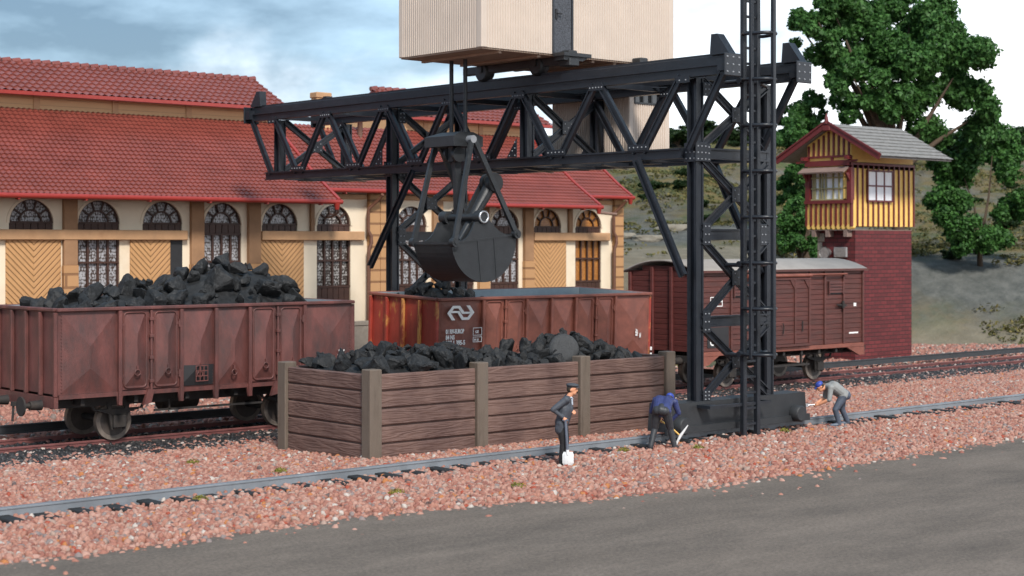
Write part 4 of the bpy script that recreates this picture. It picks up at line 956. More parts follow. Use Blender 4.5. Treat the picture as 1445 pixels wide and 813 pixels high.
def shed():
    b = empty('engine_shed', (33, 52, -.06), 'long cream and tan engine shed with red tiled roofs and arched windows, behind the wagons', 'building')
    XL, XR = 6.0, 48.42
    def zr(y): return 6.18 + (y - 46.8) * .627 if y < 48.3 else 7.12 + (y - 48.3) * .741
    wins = []  # (x centre, kind)
    P = 2.28
    for i in range(-8, 4): wins.append((27.18 + P * i, ['door', 'full', 'door', 'beam'][i % 4] if i in (0, 1, 2, 3) else ['door', 'full'][i % 2]))
    wins += [(37.49, 'full'), (39.8, 'full'), (42.09, 'full'), (44.35, 'door'), (46.60, 'beam')]
    r = .73; zs, z0 = 5.33, 2.05; H = 6.9
    # facade with real openings
    m = MB(); edges = [XL]; 
    ws = sorted(wins)
    xprev = XL; dep = .16
    def quad(a, b_, c, d): m.add([a, b_, c, d], [(0, 1, 2, 3)])
    for xc, k in ws:
        a, e = xc - r, xc + r
        quad((xprev, YW, 0), (a, YW, 0), (a, YW, H), (xprev, YW, H))
        zb = z0 if k in ('full', 'beam') else 5.03
        quad((a, YW, 0), (e, YW, 0), (e, YW, zb), (a, YW, zb))
        n = 16; ap = [(xc + r * math.cos(math.pi * (1 - t / n)), zs + r * math.sin(math.pi * (1 - t / n))) for t in range(n + 1)]
        for i in range(n): quad((ap[i][0], YW, ap[i][1]), (ap[i + 1][0], YW, ap[i + 1][1]), (ap[i + 1][0], YW, H), (ap[i][0], YW, H))
        loop = [(a, zb)] + ap + [(e, zb)]
        for i in range(len(loop) - 1): quad((loop[i][0], YW + dep, loop[i][1]), (loop[i + 1][0], YW + dep, loop[i + 1][1]), (loop[i + 1][0], YW, loop[i + 1][1]), (loop[i][0], YW, loop[i][1]))
        quad((a, YW, zb), (e, YW, zb), (e, YW + dep, zb), (a, YW + dep, zb))
        xprev = e
    quad((xprev, YW, 0), (XR, YW, 0), (XR, YW, H), (xprev, YW, H))
    m.build('facade', M['cream'], b)
    m = MB()
    prof = [(YW, 0), (YW, 6.85), (51, 8.95), (53, 8.95), (58, 6.5), (58, 0)]
    for x, d in ((XR - .3, .298), (XL, .3)): m.prism([(x, y + .003 if y == YW else y, z) for y, z in prof], (d, 0, 0))
    m.box(XL, XR, 58, 58.3, 0, 6.5); m.box(XL + .31, XR - .31, YW + .4, YW + .5, 0, 6.8); m.build('end_wall', M['tan'], b)
    for xc, k in ws:
        zb = z0 if k in ('full', 'beam') else 5.03
        glass = M['netor'] if xc > 43 else (M['netdark'] if k == 'beam' else M['net'])
        g = MB(); n = 16; ap = [(xc + r * math.cos(math.pi * (1 - t / n)), YW + .13, zs + r * math.sin(math.pi * (1 - t / n))) for t in range(n + 1)]
        g.add([(xc - r, YW + .13, zb), (xc + r, YW + .13, zb)] + ap[::-1], [tuple(range(n + 3))])
        win = g.build('window', glass, b)
        f = MB(); y0, y1 = YW + .05, YW + .12
        def bx(a, e, c, d, yy=0): f.box(a, e, y0 - yy, y1, c, d)
        # outer arch ring and jambs
        for rr, wd, c0 in ((r - .035, .07, zs), (.36, .05, zs)):
            q = [(xc + rr * math.cos(math.pi * t / 16), zs + .04 + rr * math.sin(math.pi * t / 16)) for t in range(17)]
            for i in range(16): f.bar((q[i][0], y0 + .03, q[i][1]), (q[i + 1][0], y0 + .03, q[i + 1][1]), .06, wd, side=(0, 1, 0))
        for t in (36, 72, 108, 144): f.bar((xc + .37 * math.cos(R(t)), y0 + .03, zs + .04 + .37 * math.sin(R(t))), (xc + (r - .05) * math.cos(R(t)), y0 + .03, zs + .04 + (r - .05) * math.sin(R(t))), .05, .05, side=(0, 1, 0))
        bx(xc - r, xc + r, zs - .01, zs + .05, .02)
        for j in range(6): a = xc - r + 2 * r * j / 6; f.bbox(a + .008, a + 2 * r / 6 - .008, y0, y1, 5.035, zs - .012, .008)   # plank band
        if k != 'door':
            bx(xc - r, xc + r, 4.96, 5.033, .02)
            for j in range(5): a = xc - r + .03 + (2 * r - .06) * j / 4; bx(a - .035, a + .035, 3.2, 4.958)
            bx(xc - r, xc + r, 4.05, 4.11, .015); bx(xc - r, xc + r, 3.12, 3.198, .02)
            for j in range(6): a = xc - r + 2 * r * j / 6; f.bbox(a + .008, a + 2 * r / 6 - .008, y0, y1, z0 + .02, 3.115, .008)
        f.build('frame', M['brownframe'], win)
        t = MB(); q = [(xc + (r + .04) * math.cos(math.pi * i / 20), zs + (r + .04) * math.sin(math.pi * i / 20)) for i in range(21)]
        for i in range(20): t.bar((q[i][0], YW - .015, q[i][1]), (q[i + 1][0], YW - .015, q[i + 1][1]), .03, .09, side=(0, 1, 0))
        t.build('arch_trim', M['cream'], win)
        if k == 'door':
            if abs(xc - 27.18) < .01: dx0, dx1 = xc - 1.2, xc + .25
            else: dx0, dx1 = xc - .85, xc + .95
            d = MB(); d.bbox(dx0, dx1, YW - .08, YW - .01, .35, 4.80, .01); do = d.build('door', M['chev'], b, origin=((dx0 + dx1) / 2, YW, 2.9))
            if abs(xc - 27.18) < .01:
                q = MB(); q.box(dx1 + .002, xc + .72, YW - .03, YW - .008, .35, 4.80); q.build('doorway_shade', M['black'], b)  # shade of the open gap beside the door, put in as a black slab
    # timber rails over the doors
    for a, e in ((6.2, 28.02), (30.92, 35.24), (43.5, 47.68)):
        m = MB(); m.bbox(a, e, YW - .2, YW - .005, 4.80, 5.12, .02); m.build('door_beam', M['tan'], b)
    # pilasters and piers
    for a, e, mm in [(28.18, 28.66, 'tandark'), (30.40, 30.88, 'tandark'), (40.7, 41.18, 'tandark'), (43.02, 43.48, 'tandark'), (38.45, 38.9, 'tandark')] + [(28.2 - P * 2 * i, 28.66 - P * 2 * i, 'tandark') for i in range(1, 5)]:
        m = MB(); m.bbox(a, e, YW - .17, YW - .005, 4.0 if True else 0, 6.3, .01); pz = m.build('pilaster', M[mm], b)
        m = MB(); m.bbox(a - .02, e + .02, YW - .19, YW - .005, 0, 3.998, .01); m.build('pilaster_base', M['blocks'], b)
    for a, e in ((35.47, 35.93), (35.95, 36.38), (47.95, 48.45)):
        m = MB(); m.bbox(a, e, YW - .20, YW - .004, 0, 6.75, .015); m.build('block_pier', M['blocks'], b)
    for a, e in ((32.97, 33.13), (45.43, 45.64)):
        m = MB(); m.bbox(a, e, YW - .12, YW - .005, 5.125, 6.3, .01); m.build('post', M['tandark'], b)
    for a, e in ((33.6, 35.4), (36.45, 40.6), (46.2, 47.9)):
        m = MB(); m.bbox(a, e, YW - .12, YW - .005, 6.28, 6.46, .02); m.build('cornice', M['tan'], b)
    m = MB(); m.bbox(XL, XR, YW - .35, YW - .21, 1.75, 1.92, .02); m.bbox(XL, XR, YW - .32, YW - .22, 0, 1.748, .01); m.build('plinth', M['quoin'], b)
    for x in (35.34, 47.80):
        m = MB(); m.tube([(x + .35, 47.35, 6.45), (x + .35, 47.5, 6.3), (x + .02, 47.72, 5.95), (x, 47.74, 5.8), (x, 47.74, 5.15), (x + .1, 47.7, 4.95), (x + .1, 47.68, 4.7), (x, 47.7, 4.5), (x, 47.72, 1.95)], .065, 10); dp = m.build('downpipe', M['downpipe'], b)
    # roofs -----------------------------------------------------------------
    lower = [(46.8, 6.18), (48.3, 7.12), (51, 9.12)]
    main = [(47.5, zr(47.5)), (48.3, 7.12), (51, 9.12)]
    ed = [XL - .5, 33.42, 40.02, 46.12, 48.62]
    m = MB(); tiled(m, ed[0], ed[1], lower); tiled(m, ed[1] + .01, ed[2] - .01, main); tiled(m, ed[2], ed[3], lower); tiled(m, ed[3] + .01, ed[4], main)
    ro = m.build('roof', M['tile'], b)
    m = MB()
    for a, e, pr in ((ed[0], ed[1], lower), (ed[1] + .01, ed[2] - .01, main), (ed[2], ed[3], lower), (ed[3] + .01, ed[4], main)):
        pp = [(a + .03, y, z - .02) for y, z in pr] + [(a + .03, y, z - .14) for y, z in pr[::-1]]; m.prism(pp, (e - a - .06, 0, 0))
    m.build('roof_boards', M['brownframe'], ro)
    m = MB()   # verge boards
    for x, pr in ((ed[1] - .05, lower), (ed[3] - .05, lower), (ed[4] - .05, main)):
        for p, q in zip(pr[:-1], pr[1:]): m.bar((x, p[0], p[1] - .02), (x, q[0], q[1] - .02), .12, .2, side=(1, 0, 0))
    m.build('verge_board', M['gutter'], ro)
    for a, e, pr in ((ed[0], ed[1], lower), (ed[1], ed[2], main), (ed[2], ed[3], lower), (ed[3], ed[4], main)):
        m = MB(); y, z = pr[0]; m.tube([(a, y - .05, z - .05), (e + .06, y - .05, z - .05)], .085, 10)
        x = a + .7
        while x < e: m.box(x, x + .06, y - .09, y + .12, z - .17, z - .03); x += 2.2
        m.tube([(e - .15, y - .05, z - .1), (e - .15, y - .05, z - .32)], [.12, .07], 10); m.build('gutter', M['gutter'], ro)
    # lanterns (raised ridge roofs)
    for a, e in ((XL, 33.9), (39.45, 47.05)):
        m = MB(); m.box(a + .1, e - .25, 51.0, 55.0, 8.9, 9.78); lw = m.build('lantern_wall', M['band'], b)
        m = MB(); x = a + 1.0
        while x < e - .5: m.box(x, x + .22, 50.96, 50.998, 9.1, 9.74); x += 2.85
        for z in (9.24, 9.44, 9.62): m.box(a + .12, e - .27, 50.985, 50.997, z, z + .022)
        m.build('battens', M['tan'], lw)
        pr = [(50.55, 9.62), (53.0, 10.86)]
        m = MB(); tiled(m, a - .1, e, pr, .27, .36, .04, .06); lr = m.build('lantern_roof', M['tile2'], b)
        m = MB(); m.prism([(a, 50.55, 9.6), (a, 53.0, 10.84), (a, 55.45, 9.6), (a, 55.45, 9.5), (a, 53, 10.72), (a, 50.55, 9.5)], (e - a - .02, 0, 0)); m.box(a - .05, e, 50.46, 50.54, 9.52, 9.64); m.build('roof_boards', M['gutter'], lr)
        m = MB(); x = a - .1
        while x < e - .1: m.tube([(x, 53, 10.86), (x + .3, 53, 10.90)], [.10, .11], 10); x += .36
        m.build('ridge_tiles', M['tile2'], lr)
    m = MB(); m.prism([(ed[0] + .05, 51, 9.0), (ed[0] + .05, 53, 9.1), (ed[0] + .05, 58.3, 6.4), (ed[0] + .05, 58.3, 6.3), (ed[0] + .05, 51, 8.9)], (ed[4] - ed[0] - .1, 0, 0)); m.build('rear_roof', M['tile2'], b)
    for x, y, z0_, z1_, wx in ((35.55, 51.0, 8.0, 10.12, .62), (48.0, 49.6, 7.0, 8.7, .4)):
        m = MB(); m.bbox(x - wx / 2, x + wx / 2, y - .2, y + .2, z0_, z1_, .02); c = m.build('chimney', M['band'], b)
        m = MB(); m.bbox(x - wx / 2 - .04, x + wx / 2 + .04, y - .24, y + .24, z1_ + .001, z1_ + .22, .03); m.build('chimney_cap', M['tan'], c)
    m = MB(); m.tube([(37.0, 50.5, 8.5), (37.0, 50.5, 9.4), (37.0, 50.5, 9.41), (37.0, 50.5, 9.55), (37.0, 50.5, 9.7)], [.1, .1, .2, .2, .09], 12); m.build('flue', M['pipe'], b)
    m = MB(); m.tube([(33.35, 46.82, 5.98), (33.42, 46.9, 5.75), (33.5, 47.4, 5.62), (33.55, 47.8, 5.6)], .035, 8); m.build('gutter_spout', M['pipe'], b)
    m = MB(); m.tube([(45.95, 46.75, 5.92), (46.95, 46.75, 5.86)], .06, 10); m.build('gutter_spout', M['pipe'], b)
shed()

# ================================================================== SIGNAL BOX
def signal_box():
    s = empty('signal_box', (56, 41.5, -.06), 'small yellow and dark red timber signal box on a brick base behind the covered wagon', 'signal box')
    X0, X1, Y0, Y1 = 53.9, 58.2, 40.43, 42.68
    zf, zt, ze = 5.38, 7.95, 8.0
    m = MB(); m.box(X0 + .35, X1 - .1, Y0 + .05, Y1 - .35, -.1, zf - .16); m.build('brick_base', M['brickred'], s)
    m = MB()
    for i in range(14): z = -.05 + i * .37; d = .32 if i % 2 else .2; m.bbox(X0 + .32, X0 + .35 + d, Y1 - .35 - d, Y1 - .32, z, z + .35, .015)
    m.build('quoins', M['quoin'], s)
    m = MB(); m.box(X0 + .04, X1, Y0 + .04, Y1 - .04, zf, 6.36); m.box(X0 + .04, X1, Y0 + .04, Y0 + .4, 6.36, zt); m.box(X0 + .5, X1, Y1 - .2, Y1 - .04, 6.36, zt); m.box(X0 + .04, X1, Y0 + .04, Y1 - .04, 7.72, zt)
    wl_ = m.build('wall', M['yellow'], s)
    m = MB()
    n = 9
    for i in range(n + 1): y = Y0 + (Y1 - Y0) * i / n; m.box(X0 - .02, X0 + .038, y - .04, y + .04, zf, 6.30)
    for i in range(13): x = X0 + .1 + (X1 - X0 - .1) * i / 12; m.box(x - .035, x + .035, Y0 - .02, Y0 + .038, zf, zt - .1)
    m.box(X0 - .06, X0 + .1, Y0 - .06, Y1 + .06, 6.302, 6.44)
    for y in (Y0 - .03, Y1 - .19): m.box(X0 - .03, X0 + .19, y, y + .22, 6.441, 7.75)
    m.box(X0 - .05, X1, Y0 - .05, Y0 + .039, zt - .1, zt); m.box(X0 - .05, X0 + .039, Y0 - .04, Y1 + .04, zt - .12, zt + .02)
    m.build('timber_frame', M['dred'], s)
    m = MB()
    for i in range(n): y = Y0 + (Y1 - Y0) * (i + .5) / n; m.tube([(X0 - .0, y, zf - .02), (X0 + .35, y, zf - .02)], .10, 12)
    m.build('joist_ends', M['yellow'], s)
    m = MB()
    for y in (Y0 + .3, Y0 + 1.2, Y1 - .35): m.mark(); m.box(X0 + .02, X0 + .5, y - .09, y + .09, zf - .42, zf - .16)
    m.box(X0 + .02, X1, Y0 + .1, Y1 - .1, zf - .16, zf - .13); m.build('brackets', M['awn'], s)
    # window on the gable front
    m = MB(); m.box(X0 + .14, X0 + .15, Y0 + .25, Y1 - .2, 6.45, 7.7); g = m.build('window', M['curtain'], s)
    m = MB()
    for y in (Y0 + .42, Y0 + .66, Y0 + .95, Y0 + 1.32, Y0 + 1.48, Y0 + 1.62, Y0 + 1.86, Y1 - .3): m.box(X0 + .06, X0 + .12, y - .03, y + .03, 6.45, 7.7)
    for z in (6.47, 6.92, 7.36, 7.66): m.box(X0 + .04, X0 + .118, Y0 + .25, Y1 - .2, z - .025, z + .025)
    m.build('glazing_bars', M['bar'], g)
    m = MB(); m.prism([(X0 - .34, Y0 + .1, 7.52), (X0 + .02, Y0 + .1, 7.74), (X0 + .02, Y0 + .1, 7.80), (X0 - .36, Y0 + .1, 7.58)], (0, Y1 - Y0 + .06, 0)); m.build('awning', M['awn'], s)
    m = MB()
    for y in (Y0 + .02, Y1 - .1): m.mark(); m.prism([(X0 - .03, y, 7.2), (X0 - .3, y, 7.53), (X0 - .03, y, 7.53)], (0, .09, 0))
    m.build('awning_bracket', M['dred'], s)
    # gable and roof
    yc, za = (Y0 + Y1) / 2 - .18, 9.52; zl = 8.12; SP = 2.55
    def zg(y): return za - abs(y - yc) * (za - zl) / SP
    m = MB(); m.prism([(X0 + .05, Y0 + .02, zt + .02), (X0 + .05, Y1 - .02, zt + .02), (X0 + .05, Y1 - .02, zg(Y1) - .1), (X0 + .05, yc, za - .12), (X0 + .05, Y0 + .02, zg(Y0) - .1)], (X1 - X0 - .1, 0, 0)); m.build('gable', M['yellow'], s)
    m = MB()
    for i in range(9):
        y = Y0 + .12 + (Y1 - Y0 - .24) * i / 8; m.box(X0 - .0, X0 + .048, y - .045, y + .045, zt + .28, zg(y) - .2)
    m.box(X0 - .02, X0 + .047, Y0, Y1, zt + .22, zt + .30)
    m.box(X0 - .05, X0 + .049, Y0 - .3, Y1 + .5, zt + .02, zt + .10)
    for y in (Y0 + .1, yc, Y1 - .1): m.box(X0 - .01, X0 + .046, y - .05, y + .05, zt + .1, zt + .22)
    m.build('gable_timber', M['dred'], s)
    m = MB()
    for sgn in (-1, 1):
        ye = yc + sgn * SP; A = Vector((X0 - .3, yc, za)); B = Vector((X0 - .3, ye, zl)); d = (B - A).normalized()
        nrow = 9; LL = (B - A).length
        nn = Vector((0, -d.z, d.y)) if sgn > 0 else Vector((0, d.z, -d.y))
        for i in range(nrow):
            p = A + d * (LL * i / nrow); q = A + d * (LL * (i + 1) / nrow + .02)
            for k in range(14):
                xa = X0 - .3 + (X1 + .4 - X0 + .3) * (k + (.5 if i % 2 else 0)) / 14; xb = min(X1 + .4, xa + (X1 + .95 - X0) / 14 - .015)
                if xb - xa < .05: continue
                up = nn if nn.z > 0 else -nn
                V = [Vector((xa, p.y, p.z)) + up * .02, Vector((xb, p.y, p.z)) + up * .02, Vector((xb, q.y, q.z)) + up * (.05 + random.uniform(0, .01)), Vector((xa, q.y, q.z)) + up * .05]
                W = [v - up * .02 for v in V]; m.add(V + W, [(0, 1, 2, 3), (4, 7, 6, 5), (2, 6, 7, 3), (0, 4, 5, 1), (1, 5, 6, 2), (0, 3, 7, 4)])
        m.bar((X0 - .26, (yc + ye) / 2, (za + zl) / 2 - .05), (X1 + .35, (yc + ye) / 2, (za + zl) / 2 - .05), LL - .06, .06, side=d)
    ro = m.build('roof', mat('grey_shingles', (.20, .19, .18), .8, .3, 6, .3, 20), s)
    m = MB()
    for sgn in (-1, 1):
        ye = yc + sgn * (SP + .05); m.bar((X0 - .35, yc, za + .0), (X0 - .35, ye, zl - .03), .06, .26, side=(1, 0, 0)); m.bar((X0 - .38, yc, za + .11), (X0 - .38, ye, zl + .09), .08, .07, side=(1, 0, 0))
    m.tube([(X0 - .35, yc, za), (X0 - .35, yc, za + .2), (X0 - .35, yc, za + .42)], [.1, .08, .015], 8); m.bbox(X0 - .41, X0 - .30, yc - .2, yc + .2, za - .3, za - .05, .04); m.build('bargeboard', M['dred'], ro)
    m = MB()
    for y in (Y0 - .05, Y1 - .1): m.mark(); m.box(X0 - .3, X0 + .04, y, y + .16, zt + .12, zt + .26)
    m.build('purlin_end', M['dred'], s)
    m = MB(); m.box(55.0, 56.6, Y0 - .03, Y0 + .03, 6.45, 7.6); g2_ = m.build('window', M['curtain'], s)
    m = MB()
    for x in (54.95, 55.5, 56.05, 56.6): m.box(x, x + .06, Y0 - .06, Y0 + .035, 6.4, 7.65)
    for z in (6.38, 7.0, 7.62): m.box(54.95, 56.66, Y0 - .065, Y0 + .034, z, z + .06)
    m.build('window_frame', M['dred'], g2_)
    # lamp on the brick wall
    m = MB(); a = (X0 + .33, Y0 + 1.35, 4.32); m.tube([(a[0] + .03, a[1], a[2]), (a[0] - .16, a[1], a[2]), (a[0] - .30, a[1], a[2])], [.12, .2, .26], 18, cap=False); m.disc((a[0] - .26, a[1], a[2]), (-1, 0, 0), .235, .02, 18); m.bbox(a[0] - .1, a[0] + .02, a[1] - .95, a[1] - .3, a[2] - .2, a[2] + .22, .03); la = m.build('lamp', mat('lamp_grey', (.34, .33, .33), .35, .3, 8, metal=.5), s)
signal_box()
# ================================================================== GROUND
def PX(px, py, fw):
    """a point seen at photograph pixel (px, py), at depth fw: used to lay the place out"""
    t = (px - 722.5) / 2324.3; rt = t * fw
    return Vector((fw * CA + rt * SA, fw * SA - rt * CA, 4.68 + (344 - py) / 2324.3 * fw))
def groundmat():
    m = mat('ground_pinkish_dirt', (.22, .105, .078), .9, .3, 1.5, .4, 20, c2=(.12, .085, .07), c2lo=.5, c2hi=.75, c2s=.8); return m
M['ground'] = groundmat()
xs = [-300, -60, -10] + [i for i in range(0, 71, 2)] + [100, 200, 600]; ys = [-200, -40, 0, 10, 18, 22, 25, 26.6, 27.6, 28.6, 29.6, 30.6, 31.6, 32.6, 36, 45, 60, 100, 300, 900]
m = MB(); V = [(x, y, gz(x, y) - .03) for x in xs for y in ys]; k = len(ys)
m.add(V, [(i * k + j, (i + 1) * k + j, (i + 1) * k + j + 1, i * k + j + 1) for i in range(len(xs) - 1) for j in range(k - 1)])
tag(m.build('ground', M['ground']), kind='structure')
EDGE = [(-20, 23.6), (2, 23.0), (8, 22.6), (12.6, 22.2), (15.2, 22.35), (17.2, 22.2), (18.96, 21.8), (20.75, 21.1), (23.3, 20.75), (26, 20.8), (28.1, 20.85), (34, 21.1), (44, 21.2), (80, 21.5)]
def edge(x):
    for (a, b), (c, d) in zip(EDGE[:-1], EDGE[1:]):
        if a <= x <= c: t = (x - a) / (c - a); t = t * t * (3 - 2 * t); return b + (d - b) * t
    return 22
def asphalt_mat():
    m = mat('asphalt', (.158, .133, .114), .9, .16, .7, .3, 55, spec=.12, c2=(.098, .085, .075), c2lo=.42, c2hi=.72, c2s=.5, stretch=(.45, 1.1, 1))
    nt = m.node_tree; N = nt.nodes; L = nt.links; b = N['Principled BSDF']
    tc = N.new('ShaderNodeTexCoord'); n = N.new('ShaderNodeTexNoise'); n.inputs['Scale'].default_value = 18; n.inputs['Detail'].default_value = 6; n.inputs['Roughness'].default_value = .8
    L.new(tc.outputs['Object'], n.inputs['Vector'])
    r = N.new('ShaderNodeValToRGB'); r.color_ramp.elements[0].position = .3; r.color_ramp.elements[0].color = (.60, .60, .60, 1); r.color_ramp.elements[1].position = .72; r.color_ramp.elements[1].color = (1.5, 1.46, 1.42, 1); L.new(n.outputs['Fac'], r.inputs[0])
    old = b.inputs['Base Color'].links[0].from_socket; mx = N.new('ShaderNodeMix'); mx.data_type = 'RGBA'; mx.blend_type = 'MULTIPLY'; mx.inputs[0].default_value = 1; L.new(old, mx.inputs[6]); L.new(r.outputs[0], mx.inputs[7])
    # small pale and reddish specks of grit
    v = N.new('ShaderNodeTexVoronoi'); v.inputs['Scale'].default_value = 7; L.new(tc.outputs['Object'], v.inputs['Vector'])
    r2 = N.new('ShaderNodeValToRGB'); r2.color_ramp.elements[0].position = .0; r2.color_ramp.elements[0].color = (.6, .6, .6, 1); r2.color_ramp.elements[1].position = .10; r2.color_ramp.elements[1].color = (0, 0, 0, 1); L.new(v.outputs['Distance'], r2.inputs[0])
    mx2 = N.new('ShaderNodeMix'); mx2.data_type = 'RGBA'; L.new(r2.outputs[0], mx2.inputs[0]); L.new(mx.outputs[2], mx2.inputs[6]); mx2.inputs[7].default_value = (.22, .17, .15, 1)
    L.new(mx2.outputs[2], b.inputs['Base Color']); return m
M['asphalt'] = asphalt_mat()
m = MB(); V = []; n = 0
xs = [-60 + i * .5 for i in range(281)]
for x in xs: V += [(x, -30, .10), (x, 10, .10), (x, edge(max(-19.9, min(79.9, x))) - .2 + .05 * math.sin(x * 2.3) + .04 * math.sin(x * 5.1), .10), (x, edge(max(-19.9, min(79.9, x))) + .35, .075)]
F = []
for i in range(len(xs) - 1):
    for j in range(3): F.append((4 * i + j, 4 * i + 4 + j, 4 * i + 5 + j, 4 * i + 1 + j))
m.add(V, F); tag(m.build('asphalt_road', M['asphalt']), kind='structure')

# ------------------------------------------------------------------ gravel, ballast: uncountable stones on real beds
def stone_mat(name, stops, rough=.75):
    m = bpy.data.materials.new(name); m.use_nodes = True; nt = m.node_tree; N = nt.nodes; L = nt.links; b = N['Principled BSDF']
    oi = N.new('ShaderNodeObjectInfo'); r = N.new('ShaderNodeValToRGB'); r.color_ramp.interpolation = 'CONSTANT'
    e = r.color_ramp.elements
    while len(e) < len(stops): e.new(.5)
    for q, (p, c) in zip(e, stops): q.position = p; q.color = (*c, 1)
    L.new(oi.outputs['Random'], r.inputs[0])
    tc = N.new('ShaderNodeTexCoord'); n = N.new('ShaderNodeTexNoise'); n.inputs['Scale'].default_value = 14; n.inputs['Detail'].default_value = 4; L.new(tc.outputs['Object'], n.inputs['Vector'])
    r2 = N.new('ShaderNodeValToRGB'); r2.color_ramp.elements[0].position = .3; r2.color_ramp.elements[0].color = (.72, .72, .72, 1); r2.color_ramp.elements[1].position = .7; r2.color_ramp.elements[1].color = (1.2, 1.2, 1.2, 1); L.new(n.outputs['Fac'], r2.inputs[0])
    mx = N.new('ShaderNodeMix'); mx.data_type = 'RGBA'; mx.blend_type = 'MULTIPLY'; mx.inputs[0].default_value = 1; L.new(r.outputs[0], mx.inputs[6]); L.new(r2.outputs[0], mx.inputs[7]); L.new(mx.outputs[2], b.inputs['Base Color'])
    b.inputs['Roughness'].default_value = rough; b.inputs['Specular IOR Level'].default_value = .45; return m
PINK = stone_mat('pink_gravel', [(0, (.345, .160, .115)), (.2, (.385, .20, .15)), (.4, (.305, .130, .094)), (.56, (.41, .235, .185)), (.7, (.25, .098, .072)), (.80, (.34, .235, .19)), (.87, (.22, .175, .165)), (.925, (.46, .40, .355)), (.95, (.40, .15, .05)), (.970, (.31, .06, .03)), (.985, (.10, .07, .065))])
BLACK = stone_mat('black_ballast', [(0, (.022, .021, .022)), (.3, (.035, .033, .034)), (.55, (.015, .015, .016)), (.78, (.07, .06, .058)), (.88, (.30, .15, .12)), (.95, (.42, .34, .30))], .5)
GREY = stone_mat('dark_pink_gravel', [(0, (.36, .16, .12)), (.3, (.27, .12, .09)), (.55, (.40, .20, .15)), (.75, (.20, .15, .13)), (.88, (.45, .38, .33)), (.95, (.05, .045, .045))])
def scatter(obj, density, smin, smax, sm, seed, keep=True, subdiv=2):
    ng = bpy.data.node_groups.new('stones', 'GeometryNodeTree'); N = ng.nodes; L = ng.links
    ng.interface.new_socket('Geometry', in_out='INPUT', socket_type='NodeSocketGeometry'); ng.interface.new_socket('Geometry', in_out='OUTPUT', socket_type='NodeSocketGeometry')
    gi = N.new('NodeGroupInput'); go = N.new('NodeGroupOutput')
    dp = N.new('GeometryNodeDistributePointsOnFaces'); dp.inputs['Density'].default_value = density; dp.inputs['Seed'].default_value = seed
    L.new(gi.outputs[0], dp.inputs['Mesh'])
    at = N.new('GeometryNodeInputNamedAttribute'); at.data_type = 'FLOAT'; at.inputs['Name'].default_value = 'dens'
    mu = N.new('ShaderNodeMath'); mu.operation = 'MULTIPLY'; mu.inputs[1].default_value = density; L.new(at.outputs[0], mu.inputs[0]); L.new(mu.outputs[0], dp.inputs['Density'])
    gj = N.new('GeometryNodeJoinGeometry')
    for v in range(6):
        ic = N.new('GeometryNodeMeshIcoSphere'); ic.inputs['Radius'].default_value = 1; ic.inputs['Subdivisions'].default_value = subdiv
        tn = N.new('ShaderNodeTexNoise'); tn.noise_dimensions = '4D'; tn.inputs['W'].default_value = v * 3.7 + seed; tn.inputs['Scale'].default_value = .85; tn.inputs['Detail'].default_value = 2
        sb = N.new('ShaderNodeVectorMath'); sb.operation = 'SUBTRACT'; sb.inputs[1].default_value = (.5, .5, .5); L.new(tn.outputs['Color'], sb.inputs[0])
        sc_ = N.new('ShaderNodeVectorMath'); sc_.operation = 'SCALE'; sc_.inputs['Scale'].default_value = 1.5; L.new(sb.outputs[0], sc_.inputs[0])
        st = N.new('GeometryNodeSetPosition'); L.new(ic.outputs[0], st.inputs[0]); L.new(sc_.outputs[0], st.inputs['Offset'])
        tf = N.new('GeometryNodeTransform'); tf.inputs['Scale'].default_value = (1, random.uniform(.7, .95), random.uniform(.55, .8)); L.new(st.outputs[0], tf.inputs[0])
        gt = N.new('GeometryNodeGeometryToInstance'); L.new(tf.outputs[0], gt.inputs[0]); L.new(gt.outputs[0], gj.inputs[0])
    ip = N.new('GeometryNodeInstanceOnPoints'); ip.inputs['Pick Instance'].default_value = True
    L.new(dp.outputs['Points'], ip.inputs['Points']); L.new(gj.outputs[0], ip.inputs['Instance'])
    rr = N.new('FunctionNodeRandomValue'); rr.data_type = 'FLOAT_VECTOR'; rr.inputs[1].default_value = (6.28, 6.28, 6.28); L.new(rr.outputs[0], ip.inputs['Rotation'])
    rs = N.new('FunctionNodeRandomValue'); rs.data_type = 'FLOAT'; rs.inputs[2].default_value = smin; rs.inputs[3].default_value = smax; rs.inputs['Seed'].default_value = 5; L.new(rs.outputs[1], ip.inputs['Scale'])
    ms = N.new('GeometryNodeSetMaterial'); ms.inputs['Material'].default_value = sm; L.new(ip.outputs[0], ms.inputs[0])
    ss = N.new('GeometryNodeSetShadeSmooth'); L.new(ms.outputs[0], ss.inputs[0])
    j2 = N.new('GeometryNodeJoinGeometry'); L.new(ss.outputs[0], j2.inputs[0]); L.new(gi.outputs[0], j2.inputs[0]); L.new(j2.outputs[0], go.inputs[0])
    md = obj.modifiers.new('stones', 'NODES'); md.node_group = ng
def bed(name, rows, zoff, m_, densf, xa=4, xb=64, step=.5):
    """rows: list of functions y(x) from front to back"""
    mb = MB(); xs = [xa + step * i for i in range(int((xb - xa) / step) + 1)]; V = []; D = []
    for x in xs:
        for r_ in rows:
            y = r_(x); V.append((x, y, (gz(x, y) + zoff) if y > edge(x) + .4 or not m_ is M['ground'] else .062)); D.append(densf(x, y))
    k = len(rows); F = []; 
    for i in range(len(xs) - 1):
        xm = (xs[i] + xs[i + 1]) / 2
        for j in range(k - 1):
            ym = V[i * k + j][1]
            if ym * .31 - 2 < xm < ym * 1.85 + 2: F.append((i * k + j, (i + 1) * k + j, (i + 1) * k + j + 1, i * k + j + 1))
    mb.add(V, F); o = mb.build(name, m_)
    at = o.data.attributes.new('dens', 'FLOAT', 'POINT'); at.data.foreach_set('value', D); return o
